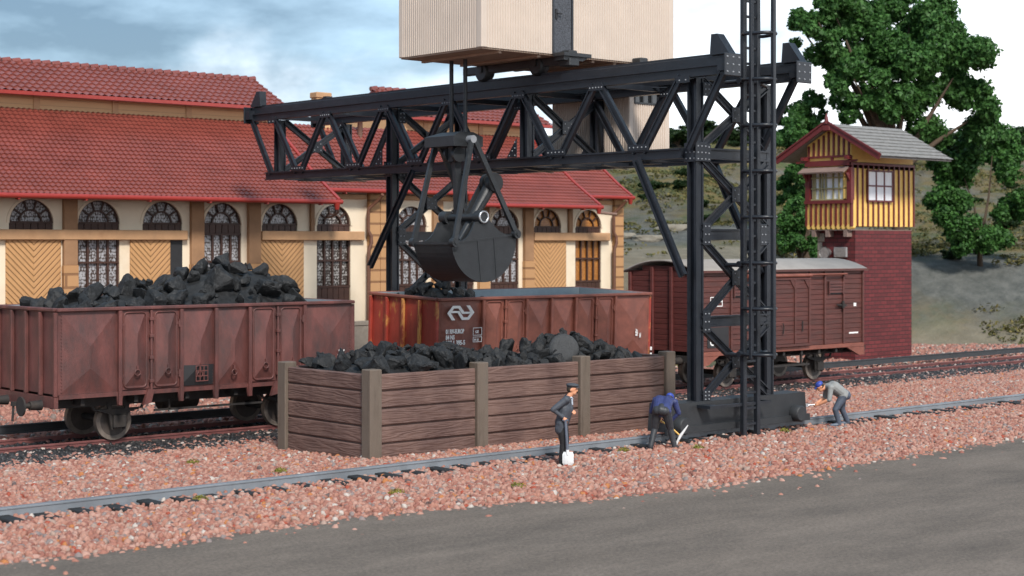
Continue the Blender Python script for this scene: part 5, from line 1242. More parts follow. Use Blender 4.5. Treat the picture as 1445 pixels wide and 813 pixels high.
def dens_front(x, y):
    d = y - edge(x) + .25 * mnoise.noise(Vector((x * .9, 2, 3))) + .12 * mnoise.noise(Vector((x * 2.6, 2, 3))); v = max(.022 * max(0, 1 + d / 1.6), min(1, max(0, d + .3) / .7) ** 1.6)
    if 20.9 < x < 30.4 and 28.4 < y < 31.6: v = 0
    return v
rows = [(lambda x: edge(x) - 1.5), (lambda x: edge(x) - .6), (lambda x: edge(x) - .25), (lambda x: edge(x) + .1), (lambda x: edge(x) + .36), (lambda x: edge(x) + .55), (lambda x: edge(x) + 1.2), (lambda x: 24.2)] + [(lambda x, q=q: q) for q in (25.0, 25.6, 26.0, 26.6, 27.6, 28.4, 29.4, 30.4, 31.4, 32.4, 33.2, 33.9)]
def dens_mid(x, y):
    v = dens_front(x, y)
    if 25.3 < y < 26.5: v *= .5 if mnoise.noise(Vector((x * .8, 3, 1))) > -.05 else .2
    if y > 33.3: v *= .55
    return v
g = bed('gravel_bed', rows, -.006, M['ground'], dens_mid); scatter(g, 185, .036, .092, PINK, 3)
tag(g, 'pink and white gravel spread round the rails and the coal bunker', 'gravel', kind='stuff')
g = bed('black_ballast', [(lambda x, q=q: q) for q in (33.1, 33.7, 34.3, 35.2, 36.0, 37.2)], -.004, M['ground'], lambda x, y: .25 if y < 33.4 else 1, 10); scatter(g, 150, .05, .10, BLACK, 9)
tag(g, 'black coal stained ballast along the second track', 'ballast', kind='stuff')
g = bed('gravel_bed', [(lambda x, q=q: q) for q in (37.0, 38, 39, 40, 42, 44, 47.6)], -.006, M['ground'], lambda x, y: 1, 10, 80); scatter(g, 42, .06, .13, GREY, 5, subdiv=1)
tag(g, 'dark pink gravel behind the wagons in front of the shed', 'gravel', kind='stuff')
# little tufts of moss on the gravel
def leaf_mesh(name, pts, nrm, size, m_, jitter=.8):
    n = len(pts); pts = np.asarray(pts); nrm = np.asarray(nrm); d = nrm + rng.normal(0, jitter, (n, 3)); d /= np.linalg.norm(d, axis=1)[:, None]
    a = rng.normal(0, 1, (n, 3)); u = np.cross(d, a); u /= np.linalg.norm(u, axis=1)[:, None]; v = np.cross(d, u)
    s = size * rng.uniform(.6, 1.3, (n, 1)); c = d * s * .22
    V = np.stack([pts - u * s, pts + v * s * .55 + c, pts + u * s, pts - v * s * .55 + c], 1).reshape(-1, 3)
    me = bpy.data.meshes.new(name); me.vertices.add(4 * n); me.vertices.foreach_set('co', V.ravel()); me.loops.add(4 * n); me.loops.foreach_set('vertex_index', np.arange(4 * n, dtype=np.int32))
    me.polygons.add(n); me.polygons.foreach_set('loop_start', np.arange(0, 4 * n, 4, dtype=np.int32)); me.materials.append(m_); me.update(calc_edges=True); me.validate(); return me
P = []; NR = []
for px, py in [(272, 650), (395, 668), (469, 677), (283, 709), (285, 695), (945, 607), (985, 636), (1015, 598), (880, 640), (1108, 612), (730, 690), (560, 700)]:
    t = (px - 722.5) / 2324.3; fw = 4.58 * 2324.3 / (py - 344); c = np.array([fw * CA + t * fw * SA, fw * SA - t * fw * CA, .15])
    if c[1] > 26.6: c[2] = gz(c[0], c[1]) + .05
    q = rng.normal(0, 1, (160, 3)); q /= np.linalg.norm(q, axis=1)[:, None]; q[:, 2] = np.abs(q[:, 2]); P.append(c + q * np.array([.16, .16, .09]) * rng.uniform(.4, 1, (160, 1))); NR.append(q)
me = leaf_mesh('moss_tufts', np.concatenate(P), np.concatenate(NR), .022, M['tuft']); o = bpy.data.objects.new('moss_tufts', me); col.objects.link(o); tag(o, 'small yellow green tufts of moss growing in the gravel', 'moss', kind='stuff')

# ------------------------------------------------------------------ hillside
def lerp_prof(s, pr):
    for (a, b), (c, d) in zip(pr[:-1], pr[1:]):
        if a <= s <= c: t = (s - a) / (c - a); return b + (d - b) * t
    return pr[-1][1] if s > pr[-1][0] else pr[0][1]
HP = [(58, -1.0), (62, -.4), (66, 1.4), (70, 3.6), (73, 4.1), (79, 4.55), (82, 5.2), (88, 5.9), (96, 6.9), (110, 9.3), (130, 12.2), (150, 14.0), (200, 15.5), (500, 16)]
def hill_z(fw, t):
    q = max(0, min(1, (t - .13) / .07)); q = q * q * (3 - 2 * q); s = fw - 14 * q * max(0, 1 - max(0, fw - 90) / 60)
    z = lerp_prof(s, HP); a = max(0, min(1, (s - 79) / 12)); b_ = max(0, min(1, (s - 62) / 4))
    x, y = fw * CA + t * fw * SA, fw * SA - t * fw * CA
    z += a * (mnoise.noise(Vector((x * .09, y * .09, 3))) * 1.5 + mnoise.noise(Vector((x * .3, y * .3, 7))) * .5 + mnoise.noise(Vector((x * .9, y * .9, 1))) * .16) + b_ * .07 * mnoise.noise(Vector((x * .8, y * .8, 5)))
    return z
fws = [58 + i * .8 for i in range(60)] + [106 + 2 * i for i in range(30)] + [170, 190, 230, 300, 400, 500]; ts = [-.6 + .012 * i for i in range(50)] + [.0 + .006 * i for i in range(71)] + [.44 + .03 * i for i in range(10)]
m = MB(); V = []; k = len(ts)
for f_ in fws:
    for t in ts: V.append((f_ * CA + t * f_ * SA, f_ * SA - t * f_ * CA, hill_z(f_, t)))
m.add(V, [(i * k + j, i * k + j + 1, (i + 1) * k + j + 1, (i + 1) * k + j) for i in range(len(fws) - 1) for j in range(k - 1)], True)
def hillmat():
    m = bpy.data.materials.new('hillside'); m.use_nodes = True; nt = m.node_tree; N = nt.nodes; L = nt.links; b = N['Principled BSDF']
    tc = N.new('ShaderNodeTexCoord')
    def noise(s, d=8, rg=.65): n = N.new('ShaderNodeTexNoise'); n.inputs['Scale'].default_value = s; n.inputs['Detail'].default_value = d; n.inputs['Roughness'].default_value = rg; L.new(tc.outputs['Object'], n.inputs['Vector']); return n.outputs['Fac']
    def ramp(x, st):
        r = N.new('ShaderNodeValToRGB'); e = r.color_ramp.elements
        while len(e) < len(st): e.new(.5)
        for q, (p, c) in zip(e, st): q.position = p; q.color = (*c, 1)
        L.new(x, r.inputs[0]); return r.outputs[0]
    def mix(f, a, c):
        x = N.new('ShaderNodeMix'); x.data_type = 'RGBA'; L.new(f, x.inputs[0])
        for s, i in ((a, 6), (c, 7)):
            if isinstance(s, tuple): x.inputs[i].default_value = (*s, 1)
            else: L.new(s, x.inputs[i])
        return x.outputs[2]
    grass = ramp(noise(.35, 9, .7), [(.3, (.038, .055, .016)), (.45, (.08, .095, .030)), (.55, (.165, .115, .035)), (.68, (.12, .115, .06))])
    rock = ramp(noise(.8, 10, .75), [(.3, (.045, .045, .035)), (.5, (.12, .11, .085)), (.7, (.20, .18, .14))])
    c = mix(ramp(noise(.22, 6), [(.46, (0, 0, 0)), (.62, (1, 1, 1))]), grass, rock)
    # trodden path and scree at their own place on the slope
    dt = N.new('ShaderNodeVectorMath'); dt.operation = 'DOT_PRODUCT'; dt.inputs[1].default_value = (CA, SA, 0); L.new(tc.outputs['Object'], dt.inputs[0])
    wv = N.new('ShaderNodeMath'); wv.operation = 'MULTIPLY_ADD'; wv.inputs[1].default_value = 9; L.new(noise(.12, 4), wv.inputs[0]); L.new(dt.outputs['Value'], wv.inputs[2])
    sc_ = N.new('ShaderNodeMapRange'); sc_.inputs['From Min'].default_value = 60; sc_.inputs['From Max'].default_value = 110; L.new(wv.outputs[0], sc_.inputs['Value'])
    pm = ramp(sc_.outputs[0], [(.24, (0, 0, 0)), (.30, (1, 1, 1)), (.44, (1, 1, 1)), (.50, (0, 0, 0))])
    c = mix(pm, c, ramp(noise(.9, 8), [(.3, (.17, .145, .10)), (.7, (.27, .235, .17))]))
    sm = ramp(sc_.outputs[0], [(.46, (0, 0, 0)), (.51, (1, 1, 1)), (.58, (1, 1, 1)), (.66, (0, 0, 0))])
    c = mix(sm, c, ramp(noise(1.6, 8), [(.3, (.07, .075, .068)), (.7, (.16, .16, .145))]))
    L.new(c, b.inputs['Base Color']); b.inputs['Roughness'].default_value = .95
    bp = N.new('ShaderNodeBump'); bp.inputs['Strength'].default_value = .8; bp.inputs['Distance'].default_value = .5; L.new(noise(1.2, 10, .75), bp.inputs['Height']); L.new(bp.outputs[0], b.inputs['Normal']); return m
tag(m.build('hillside', hillmat()), kind='structure')
def ground_at(px, fw): return PX(px, 344, fw).xy, hill_z(fw, (px - 722.5) / 2324.3)
for px, fw, sx, sz, lb in ((912, 80.5, .75, .22, 'flat pale boulder on the hill path between shed corner and crane leg'), (882, 81, .5, .22, 'small brown boulder on the hill path beside the shed corner'), (947, 83, .8, .25, 'low brown boulder on the hill path, seen under the crane knee brace'), (1015, 81, .8, .3, 'grey boulder on the hill seen through the crane leg')):
    (x, y), z = ground_at(px, fw); bm = bmesh.new(); bmesh.ops.create_icosphere(bm, subdivisions=3, radius=1)
    for v in bm.verts: v.co *= 1 + .35 * mnoise.noise(v.co * 1.3 + Vector((px, 0, 0))); v.co.z = max(-.7, min(.6, v.co.z))
    b_ = MB().bm(bm, False, Matrix.Translation((x, y, z + sz * .3)) @ Matrix.Rotation(R(-42 + px % 9), 4, 'Z') @ Matrix.Diagonal((sx, sx * .7, sz * 1.3, 1))); thing_mesh(b_, 'boulder', M['rock'], lb, 'rock', None, (x, y, z))

# ------------------------------------------------------------------ trees
def crown_pts(lobes, per):
    P = []; NR = []
    for c, r in lobes:
        n = int(per * r * r); q = rng.normal(0, 1, (n, 3)); q /= np.linalg.norm(q, axis=1)[:, None]
        # bumpy clumps: radius modulated by noise
        f = np.array([.78 + .42 * mnoise.noise(Vector(v * 2.2) + Vector(c) * .7) + .16 * mnoise.noise(Vector(v * 6) + Vector(c)) for v in q])
        rad = f * (1 - .5 * rng.random(n) ** 2.2)
        keep = np.array([mnoise.noise(Vector(v * 3.4) + Vector(c) * 1.3) > -.28 for v in q])
        p = np.array(c) + q * (rad * r)[:, None] * np.array([1, 1, .92]); P.append(p[keep]); NR.append(q[keep] * .8 + np.array([0, 0, .35]))
    return np.concatenate(P), np.concatenate(NR)
def tree(name, base, lobes, m_, label, cat, per=1500, size=.13, group=None, tr=.22):
    t = empty(name, tuple(base), label, cat, group); b0 = Vector(base); r_ = random.Random(len(lobes) * 7 + 1); sub_ = []
    for c, r in lobes:
        for q in range(7):
            d = Vector((r_.gauss(0, 1), r_.gauss(0, 1), r_.gauss(0, 1))).normalized(); sub_.append((tuple(Vector(c) - b0 + d * r * r_.uniform(.35, .85)), r * r_.uniform(.3, .52)))
    P, NR = crown_pts(sub_, per)
    me = leaf_mesh('crown', P, NR, size, m_); o = bpy.data.objects.new('crown', me); col.objects.link(o); o.parent = t
    mb = MB(); top = max((Vector(c) for c, r in lobes), key=lambda c: c.z); cen = sum((Vector(c) for c, r in lobes), Vector()) / len(lobes)
    fork = b0.lerp(Vector((cen.x, cen.y, cen.z)), .45); mb.tube([b0 - Vector((0, 0, .4)), b0.lerp(fork, .5) + Vector((.1, .1, 0)), fork], [tr * 1.3, tr, tr * .8], 10)
    for c, r in lobes: c = Vector(c); mb.tube([fork - Vector((0, 0, .2)), fork.lerp(c, .5) + Vector((.1, -.1, .15)), c], [tr * .6, tr * .38, tr * .1], 7)
    k = mb.build('trunk', M['bark'], t); return t
L_ = [(PX(1132, 42, 80), 1.05), (PX(1155, 32, 79), 1.1), (PX(1178, 20, 80), 1.3), (PX(1170, 62, 79.5), 1.25), (PX(1198, 70, 80.5), 1.6), (PX(1205, 112, 79), 1.45), (PX(1222, 150, 80), 1.5), (PX(1240, 40, 82), 2.2), (PX(1278, 85, 81), 2.3), (PX(1255, 130, 80), 1.8), (PX(1320, 50, 83), 2.4), (PX(1345, 110, 81), 2.2), (PX(1300, 160, 82), 2.0), (PX(1215, 5, 82), 1.7), (PX(1285, 10, 83), 2.3), (PX(1375, 165, 82), 1.8), (PX(1200, 35, 81), 1.3)]
tree('tree', tuple(PX(1275, 380, 82)), L_, M['leaf'], 'tall leafy green tree rising high above the roof of the signal box', 'tree', 1900, .125, None, .32)
L_ = [(PX(1130, 165, 82), .95), (PX(1150, 150, 82), .85), (PX(1112, 190, 81), 1.0), (PX(1140, 200, 81), 1.2), (PX(1165, 190, 82), 1.0), (PX(1125, 240, 80), 1.0), (PX(1150, 235, 81), 1.0), (PX(1180, 215, 82), 1.1), (PX(1108, 265, 81), .8), (PX(1108, 165, 83), .7), (PX(1122, 205, 80), .9), (PX(1132, 280, 80), .8)]
tree('tree', tuple(PX(1140, 420, 82)), L_, M['leaf'], 'shorter leafy green tree between the crane ladder and the signal box roof', 'tree', 2300, .115)
L_ = [(PX(1128, 325, 78), 1.1), (PX(1142, 350, 77), .8), (PX(1118, 290, 78.5), .8), (PX(1140, 300, 78), .7), (PX(1112, 345, 78), .7)]
tree('shrub', tuple(PX(1128, 400, 78)), L_, M['leaf2'], 'bright green shrub between the signal box brick base and the crane ladder', 'shrub', 2900, .085, None, .1)
L_ = [(PX(1360, 250, 84), 1.8), (PX(1400, 220, 85), 2.0), (PX(1425, 290, 84), 1.8), (PX(1370, 320, 83), 1.8), (PX(1340, 300, 84), 1.4)]
tree('shrub', tuple(PX(1385, 400, 84)), L_, M['leaf2'], 'wide green shrub standing alone on the hillside beyond the signal box', 'shrub', 1800, .12, None, .15)
# far trees along the hilltop: two kinds, copied
def far_proto(seed):
    r_ = random.Random(seed); lob = [((0, 0, 1.6), 1.5)] + [((r_.uniform(-1.3, 1.3), r_.uniform(-1, 1), r_.uniform(.9, 2.3)), r_.uniform(.7, 1.1)) for _ in range(5)]
    return lob
protos = []
GR = 'dark trees along the hilltop'
for i, (px, fw, s) in enumerate([(886, 128, .95), (905, 133, 1.1), (930, 130, .9), (958, 128, 1.15), (985, 134, 1.2), (1003, 130, 1.35), (1024, 128, 1.25), (1046, 132, 1.1), (1068, 130, 1.2), (1090, 132, 1.3), (1118, 134, 1.4), (845, 132, 1.2), (1230, 130, 1.3), (1270, 128, 1.5), (1320, 132, 1.5), (1365, 130, 1.4), (1410, 128, 1.6), (1440, 134, 1.5)]):
    (x, y), z = ground_at(px, fw)
    if i < 2:
        t = tree('tree', (0, 0, 0), far_proto(i + 3), M['leaf3'], 'dark green tree on the distant hilltop', 'tree', 800, .16, GR, .15); protos.append(t)
    else: t = copy_tree(protos[i % 2])
    t.location = (x, y, z - .2); t.scale = (s * .95, s * .95, s * .52); t.rotation_euler.z = i * 1.3

# tussocks and low bushes that break up the slope
P = []; NR = []; q_ = random.Random(5)
while len(P) < 30000:
    fw = 64 + 62 * q_.random() ** 1.2; t = q_.uniform(.03, .36)
    x, y = fw * CA + t * fw * SA, fw * SA - t * fw * CA
    if mnoise.noise(Vector((x * .16, y * .16, 2))) + .6 * mnoise.noise(Vector((x * .7, y * .7, 8))) < .05 or (68 < fw + 14 * 0 < 81 and t < .15 and q_.random() < .93) or (y < 39.5): continue
    z = hill_z(fw, t)
    if z < gz(x, y): continue
    for k in range(5): P.append((x + q_.gauss(0, .12), y + q_.gauss(0, .12), z + .05 + abs(q_.gauss(0, .07)))); NR.append((q_.gauss(0, .6), q_.gauss(0, .6), 1.))
M['hillgrass'] = leafmat('dry_hill_grass', (.05, .065, .018), (.19, .155, .055), .8, .15)
me = leaf_mesh('hill_grass', P, NR, .10, M['hillgrass'], .5); o = bpy.data.objects.new('hill_grass', me); col.objects.link(o); tag(o, 'dry green and ochre grass tussocks growing over the hillside', 'grass', kind='stuff')
pb = None
for i in range(26):
    fw = 84 + q_.random() * 40; px = q_.choice([q_.uniform(872, 1105), q_.uniform(1290, 1440)]); (x, y), z = ground_at(px, fw); s_ = q_.uniform(.16, .36)
    if pb is None: t = pb = tree('shrub', (0, 0, 0), far_proto(11), M['leaf3'], 'low dark bush on the open hillside above the path', 'shrub', 700, .17, 'low bushes on the hillside', .1)
    else: t = copy_tree(pb)
    t.location = (x, y, z - .1); t.scale = (s_ * 1.5, s_ * 1.5, s_ * .8); t.rotation_euler.z = i
# ================================================================== PEOPLE
def capsule(bm, a, b, ra, rb, n=12, rings=4):
    a = Vector(a); b = Vector(b); d = b - a; l = max(d.length, 1e-5); q = d.to_track_quat('Z', 'Y') if d.length > 1e-5 else Matrix.Identity(3).to_quaternion()
    rows = []
    for i in range(rings + 1): t = -math.pi / 2 + math.pi / 2 * i / rings; rows.append((ra * math.cos(t), ra * math.sin(t)))
    for i in range(rings + 1): t = math.pi / 2 * i / rings; rows.append((rb * math.cos(t), l + rb * math.sin(t)))
    V = []
    for r_, z in rows: V.append([bm.verts.new(a + q @ Vector((max(r_, 1e-4) * math.cos(2 * math.pi * k / n), max(r_, 1e-4) * math.sin(2 * math.pi * k / n), z))) for k in range(n)])
    for i in range(len(V) - 1):
        for k in range(n): bm.faces.new((V[i][k], V[i][(k + 1) % n], V[i + 1][(k + 1) % n], V[i + 1][k]))
    bm.faces.new(V[0][::-1]); bm.faces.new(V[-1])
def ellip(bm, c, r, rot=None):
    mt = Matrix.Translation(c) @ (rot.to_4x4() if rot else Matrix.Identity(4)) @ Matrix.Diagonal((*r, 1)); bmesh.ops.create_icosphere(bm, subdivisions=3, radius=1, matrix=mt)
def closest(p, a, b):
    d = b - a; t = max(0, min(1, (p - a).dot(d) / max(d.length_squared, 1e-9))); return (p - a - d * t).length
def person(name, label, loc, yaw, J, mats, cap_m, hatband=False, vox=.0085):
    """J: joint dict in local metres, x forward, y left, z up. mats: zone -> material"""
    root = empty('person', loc, label, 'person'); root.rotation_euler.z = yaw
    bm = bmesh.new(); Z = []
    def limb(a, b, ra, rb, zone): k_ = {'leg': 1.22, 'top': 1.2, 'hip': 1.1, 'shoe': 1.2}.get(zone, 1.06); ra *= k_; rb *= k_; a = Vector(a); b = Vector(b); capsule(bm, a, b, ra, rb); Z.append((a, b, (ra + rb) / 2, zone))
    j = {k: Vector(v) for k, v in J.items() if not isinstance(v, (int, float, list, str))}
    pel, ch, nk, hd = j['pelvis'], j['chest'], j['neck'], j['head']
    up = (nk - pel).normalized(); lat = (j['shl'] - j['shr']).normalized(); fwd = lat.cross(up).normalized() 
    # trunk as wide blended capsules
    for s in (-1, 1):
        limb(pel + lat * s * .075, ch + lat * s * .085 - up * .02, .105, .115, 'top')
        limb(ch + lat * s * .07, nk + lat * s * .05 - up * .10, .105, .085, 'top')
        limb(pel + lat * s * .08, pel + lat * s * .075 - up * .06, .108, .105, 'hip')
    limb(pel + fwd * .02, ch + fwd * .03, .11, .125, 'top'); limb(pel - up * .01 - fwd * .02, pel - up * .07 - fwd * .015, .115, .105, 'hip')
    for s, L in ((1, 'l'), (-1, 'r')):
        sh, el, wr = j['sh' + L], j['el' + L], j['wr' + L]
        limb(nk - up * .07 + lat * s * .06, sh, .065, .068, 'top'); limb(sh, el, .064, .05, 'top'); limb(el, wr - (wr - el).normalized() * .03, .048, .036, 'fore')
        hip, kn, an, toe = j['hip' + L], j['kn' + L], j['an' + L], j['toe' + L]
        limb(hip, kn, .098, .066, 'leg'); limb(kn, an, .063, .05, 'leg'); limb(an + Vector((0, 0, -.03)), toe, .048, .036, 'shoe'); limb(an, an + Vector((0, 0, -.055)), .05, .05, 'shoe')
        # hand: palm, four bent fingers of unequal length, thumb off the side
        d = Vector(J['hd' + L]).normalized(); g = Vector(J['cu' + L]).normalized(); sd = d.cross(g).normalized() * (1 if L == 'l' else -1)
        pc = wr + d * .045; limb(wr, pc, .030, .034, 'skin')
        for q in (-1, 0, 1): limb(pc + sd * .018 * q - d * .015, pc + sd * .022 * q + d * .03, .020, .017, 'skin')
        for q, ln in ((-1.5, .066), (-.5, .078), (.5, .074), (1.5, .058)):
            b0 = pc + sd * .0185 * q + d * .035; b1 = b0 + (d * .75 + g * .5).normalized() * ln * .5; b2 = b1 + (d * .05 + g).normalized() * ln * .5
            limb(b0, b1, .0105, .0098, 'skin'); limb(b1, b2, .0098, .0088, 'skin')
        tb = pc - sd * .03 - d * .015; t1 = tb + (-sd * .6 + d * .5 + g * .4).normalized() * .04; t2 = t1 + (d * .4 + g * .7).normalized() * .032
        limb(tb, t1, .0145, .012, 'skin'); limb(t1, t2, .012, .010, 'skin')
    # neck and head
    hf = Vector(J['face']).normalized(); hu = Vector(J['hup']).normalized(); hu = (hu - hf * hu.dot(hf)).normalized(); hl = hu.cross(hf)
    limb(nk - up * .06, hd - hu * .07, .058, .053, 'skin')
    rot = Matrix((hf, hl, hu)).transposed()
    ellip(bm, hd + hu * .02, (.098, .077, .105), rot); Z.append((hd + hu * .02 - hf * .02, hd + hu * .02 + hf * .02, .085, 'head'))
    ellip(bm, hd - hu * .055 + hf * .032, (.066, .056, .062), rot); Z.append((hd - hu * .055 + hf * .03, hd - hu * .06 + hf * .035, .06, 'head'))
    capsule(bm, hd + hu * .015 + hf * .088, hd - hu * .02 + hf * .112, .011, .017)                        # nose
    for s in (-1, 1):
        ellip(bm, hd - hu * .005 - hf * .012 + hl * s * .078, (.022, .010, .032), rot)                     # ears
        capsule(bm, hd + hu * .032 + hf * .084 + hl * s * .015, hd + hu * .028 + hf * .074 + hl * s * .05, .012, .011)  # brow
    capsule(bm, hd - hu * .052 + hf * .088 - hl * .02, hd - hu * .052 + hf * .088 + hl * .02, .010, .010)  # lips
    ellip(bm, hd - hu * .09 + hf * .062, (.025, .028, .02), rot)                                           # chin
    # coat skirt
    if J.get('skirt'):
        for s in (-1, 1): limb(pel + lat * s * .078, pel + lat * s * .08 - up * J['skirt'] + fwd * .02, .102, .106, 'top')
    me0 = bpy.data.meshes.new('tmp'); bm.to_mesh(me0); bm.free(); tmp = bpy.data.objects.new('tmp', me0); col.objects.link(tmp)
    rm = tmp.modifiers.new('r', 'REMESH'); rm.mode = 'VOXEL'; rm.voxel_size = vox; sm = tmp.modifiers.new('s', 'SMOOTH'); sm.iterations = 3; sm.factor = .4
    dg = bpy.context.evaluated_depsgraph_get(); me = bpy.data.meshes.new_from_object(tmp.evaluated_get(dg)); bpy.data.objects.remove(tmp)
    me.name = 'body'; me.materials.clear(); zn = list(mats); 
    for z in zn: me.materials.append(mats[z])
    A = np.array([tuple(a) for a, b, r_, z in Z]); B = np.array([tuple(b) for a, b, r_, z in Z]); RR = np.array([r_ for _, _, r_, _ in Z]); D = B - A; DL = np.maximum((D * D).sum(1), 1e-9)
    alias = {'head': 'skin', 'fore': 'fore' if 'fore' in mats else 'top', 'hip': 'leg'}
    zi = np.array([zn.index(alias.get(z, z)) for _, _, _, z in Z])
    C = np.zeros(len(me.polygons) * 3); me.polygons.foreach_get('center', C); C = C.reshape(-1, 3)
    idx = np.zeros(len(C), np.int32)
    for s in range(0, len(C), 4000):
        c = C[s:s + 4000, None, :]; t = np.clip(((c - A) * D).sum(2) / DL, 0, 1); dist = np.linalg.norm(c - A - D * t[..., None], axis=2) - RR; idx[s:s + 4000] = zi[dist.argmin(1)]
    me.polygons.foreach_set('material_index', idx); me.polygons.foreach_set('use_smooth', np.ones(len(C), bool)); me.update()
    o = bpy.data.objects.new('body', me); col.objects.link(o); o.parent = root
    # eyes, hair, cap as children
    def child(name, fn, m_, smooth=True):
        b2 = bmesh.new(); fn(b2); mm = bpy.data.meshes.new(name); b2.to_mesh(mm); b2.free(); mm.materials.append(m_); mm.polygons.foreach_set('use_smooth', np.ones(len(mm.polygons), bool)); q = bpy.data.objects.new(name, mm); col.objects.link(q); q.parent = root; return q
    for s in (-1, 1): child('eye', lambda b2, s=s: ellip(b2, hd + hu * .012 + hf * .086 + hl * s * .032, (.008, .013, .009), rot), M['hair'])
    def hairf(b2):
        ellip(b2, hd + hu * .012 - hf * .022, (.088, .0815, .088), rot)
    child('hair', hairf, M['hair'])
    def capf(b2):
        if J['cap'] == 'flat':
            ellip(b2, hd + hu * .092 + hf * .008, (.135, .118, .042), rot); ellip(b2, hd + hu * .066 - hf * .01, (.106, .088, .042), rot)
            ellip(b2, hd + hu * .058 + hf * .105, (.06, .075, .012), rot)
        else:
            ellip(b2, hd + hu * .062 - hf * .012, (.108, .092, .075), rot); ellip(b2, hd + hu * .05 + hf * .10, (.062, .07, .012), rot)
    child('cap', capf, cap_m)
    return root
def to_world(root, p):
    return Matrix.Translation(root.location) @ Matrix.Rotation(root.rotation_euler.z, 4, 'Z') @ Vector(p)
RIGHT = math.atan2(-CA, SA); FWD = math.atan2(SA, CA)
# --- man standing with the shovel, in profile, facing right
loc = (23.34, 24.78, .115)
J = dict(pelvis=(-.03, 0, .88), chest=(.03, 0, 1.17), neck=(.10, 0, 1.42), head=(.175, 0, 1.555), shl=(.08, .19, 1.37), shr=(.07, -.19, 1.36), elr=(-.19, -.27, 1.16), wrr=(.02, -.24, .99), ell=(.05, .27, 1.09), wrl=(.20, .08, 1.085),
         hipl=(-.03, .095, .87), hipr=(-.03, -.095, .87), knl=(.04, .11, .47), knr=(.01, -.11, .47), anl=(-.02, .12, .085), anr=(-.03, -.12, .085), toel=(.16, .14, .035), toer=(.14, -.15, .035),
         hdr=(.55, .1, -.75), cur=(-.1, .6, -.6), hdl=(.35, -.8, .1), cul=(-.5, -.3, -.6), face=(1, 0, -.08), hup=(0, 0, 1), skirt=.14, cap='flat')
m1 = person('person', 'man in slate jacket and flat cap standing in front of the bunker with a shovel', loc, RIGHT - .1, J, dict(top=M['jacket'], leg=M['trouserb'], shoe=M['shoeb'], skin=M['skin']), M['capgrey'])
cl = MB(); cl.tube([(.155, -.05, 1.40), (.185, 0, 1.36), (.155, .05, 1.40)], .022, 8); cl.prism([(.16, -.03, 1.37), (.16, .03, 1.37), (.175, 0, 1.24)], (.03, 0, 0)); c = cl.build('collar', M['collar']); c.parent = m1
def held(mb_parts, name, label, cat, root):
    t = empty(name, tuple(root.location), label, cat); t.rotation_euler.z = root.rotation_euler.z
    for n_, mb, m_ in mb_parts: o = mb.build(n_, m_); o.parent = t
    return t
h = MB(); h.tube([(.105, -.275, .3), (.085, -.27, .62), (.06, -.25, .93)], [.03, .03, .026], 10); h.tube([(.0, -.245, .945), (.12, -.255, .945)], .022, 8)
bl = MB()
V = []
for i in range(7):
    z = .30 - .34 * i / 6; wd = .115 if 0 < i < 5 else (.09 if i in (0, 5) else .05); yo = -.285 - .03 * math.sin(i / 6 * 3.1)
    for k in range(5): u = (k - 2) / 2; V.append((.115 + wd * u, yo + .03 * u * u, z))
F = [(i * 5 + k, (i + 1) * 5 + k, (i + 1) * 5 + k + 1, i * 5 + k + 1) for i in range(6) for k in range(4)]
nb_ = len(V); V2 = [(x, y + .014, z) for x, y, z in V]; rim = [0, 5, 10, 15, 20, 25, 30, 31, 32, 33, 34, 29, 24, 19, 14, 9, 4, 3, 2, 1]
bl.add(V + V2, F + [tuple(q + nb_ for q in f[::-1]) for f in F] + [(rim[i], rim[i - 1], nb_ + rim[i - 1], nb_ + rim[i]) for i in range(len(rim))])
sk = MB(); sk.tube([(.10, -.272, .36), (.115, -.283, .24)], [.03, .035], 10)
held([('handle', h, M['handle']), ('blade', bl, M['silver']), ('socket', sk, M['silver'])], 'shovel', 'shovel with grey handle and silver blade held upright by the man in the flat cap', 'shovel', m1)
# --- man in blue bent over with the pickaxe, seen from behind
loc = (26.66, 25.12, .115)
J = dict(pelvis=(-.05, 0, .90), chest=(.22, 0, 1.06), neck=(.46, -.04, 1.09), head=(.60, -.08, 1.07), shl=(.38, .20, 1.06), shr=(.38, -.22, 1.03), ell=(.42, .30, .80), wrl=(.50, .14, .66), elr=(.44, -.30, .78), wrr=(.47, -.12, .58),
         hipl=(-.04, .10, .87), hipr=(-.04, -.10, .87), knl=(.05, .17, .47), knr=(.09, -.17, .47), anl=(-.08, .24, .085), anr=(.10, -.26, .085), toel=(.10, .28, .035), toer=(.28, -.30, .035),
         hdl=(.35, -.35, -.8), cul=(-.2, -.7, -.4), hdr=(.25, -.1, -.9), cur=(-.3, .5, -.5), face=(.75, -.1, -.6), hup=(.6, -.1, .8), cap='round')
m2 = person('person', 'man in a navy jacket bending over a pickaxe, seen from behind', loc, FWD - .25, J, dict(top=M['blue'], leg=M['trouserg'], shoe=M['shoeb'], skin=M['skin']), M['capblue'])
h = MB(); h.tube([(.50, .16, .62), (.44, -.10, .48), (.37, -.34, .29)], .02, 10)
hd_ = MB(); hd_.tube([(.41, -.52, .52), (.385, -.44, .40), (.365, -.355, .28), (.34, -.29, .15), (.31, -.25, .02)], [.010, .026, .036, .026, .010], 8)
held([('handle', h, M['handley']), ('head', hd_, M['silver'])], 'pickaxe', 'pickaxe with yellow handle and silver head held by the man in the navy jacket', 'pickaxe', m2)
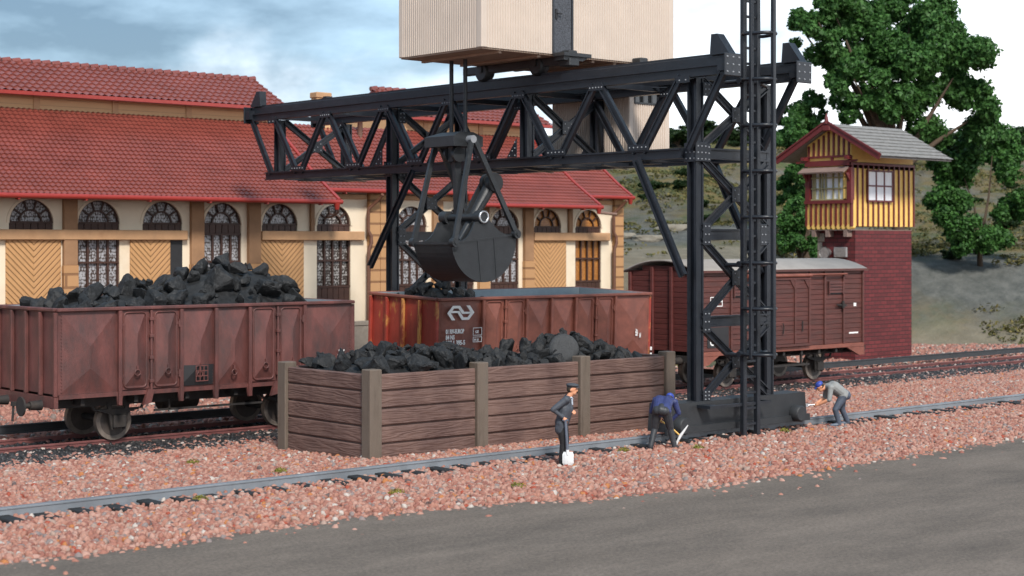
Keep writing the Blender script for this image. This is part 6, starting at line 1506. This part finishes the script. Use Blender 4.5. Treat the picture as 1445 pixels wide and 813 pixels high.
# --- man in grey shirt bent forward, in profile, facing left
loc = (33.45, 25.44, .115)
J = dict(pelvis=(-.10, 0, .80), chest=(.16, 0, 1.0), neck=(.36, 0, 1.02), head=(.49, .0, .99), shl=(.27, .19, .98), shr=(.27, -.19, .98), ell=(.32, .24, .69), wrl=(.55, .10, .56), elr=(.32, -.22, .69), wrr=(.54, -.08, .58),
         hipl=(-.09, .10, .78), hipr=(-.09, -.10, .78), knl=(.14, .14, .43), knr=(-.10, -.16, .42), anl=(.05, .14, .085), anr=(-.26, -.20, .085), toel=(.25, .16, .035), toer=(-.07, -.22, .035),
         hdl=(.8, -.4, -.2), cul=(.1, -.7, -.6), hdr=(.8, .35, -.2), cur=(.1, .6, -.6), face=(.72, 0, -.62), hup=(.6, 0, .75), cap='round')
m3 = person('person', 'man in a grey shirt and blue cap bending forward with a wrench', loc, RIGHT + math.pi + .06, J, dict(top=M['shirtgrey'], fore=M['skin'], leg=M['trouserblue'], shoe=M['shoeblue'], skin=M['skin']), M['capblue'])
h = MB(); h.tube([(.60, .03, .55), (.80, .02, .53)], .016, 8); h.prism([(.79, .0, .50), (.86, .0, .48), (.92, .0, .51), (.87, .0, .53), (.92, .0, .555), (.86, .0, .58), (.79, .0, .56)], (0, .03, 0)); h.prism([(.54, .0, .53), (.62, .0, .53), (.62, .0, .58), (.54, .0, .58)], (0, .03, 0))
held([('bar', h, M['chrome'])], 'wrench', 'bright metal wrench held by the man in the grey shirt', 'wrench', m3)

# ------------------------------------------------------------------ rivets belong to the plate they sit on: one mesh with two materials
def merge_into_parent(o):
    p = o.parent; a, b = p.data, o.data; na, fa = len(a.vertices), len(a.polygons)
    V = [v.co[:] for v in a.vertices] + [v.co[:] for v in b.vertices]; F = [tuple(f.vertices) for f in a.polygons] + [tuple(i + na for i in f.vertices) for f in b.polygons]
    sm = [f.use_smooth for f in a.polygons] + [f.use_smooth for f in b.polygons]
    me = bpy.data.meshes.new(a.name); me.from_pydata(V, [], F)
    for mm in a.materials: me.materials.append(mm)
    me.materials.append(b.materials[0]); k = len(a.materials)
    me.polygons.foreach_set('use_smooth', sm); me.polygons.foreach_set('material_index', [f.material_index for f in a.polygons] + [k] * (len(F) - fa)); me.update(); p.data = me
    bpy.data.objects.remove(o)
for o in [o for o in bpy.data.objects if o.name.split('.')[0] == 'rivets' and o.parent and o.parent.type == 'MESH']: merge_into_parent(o)
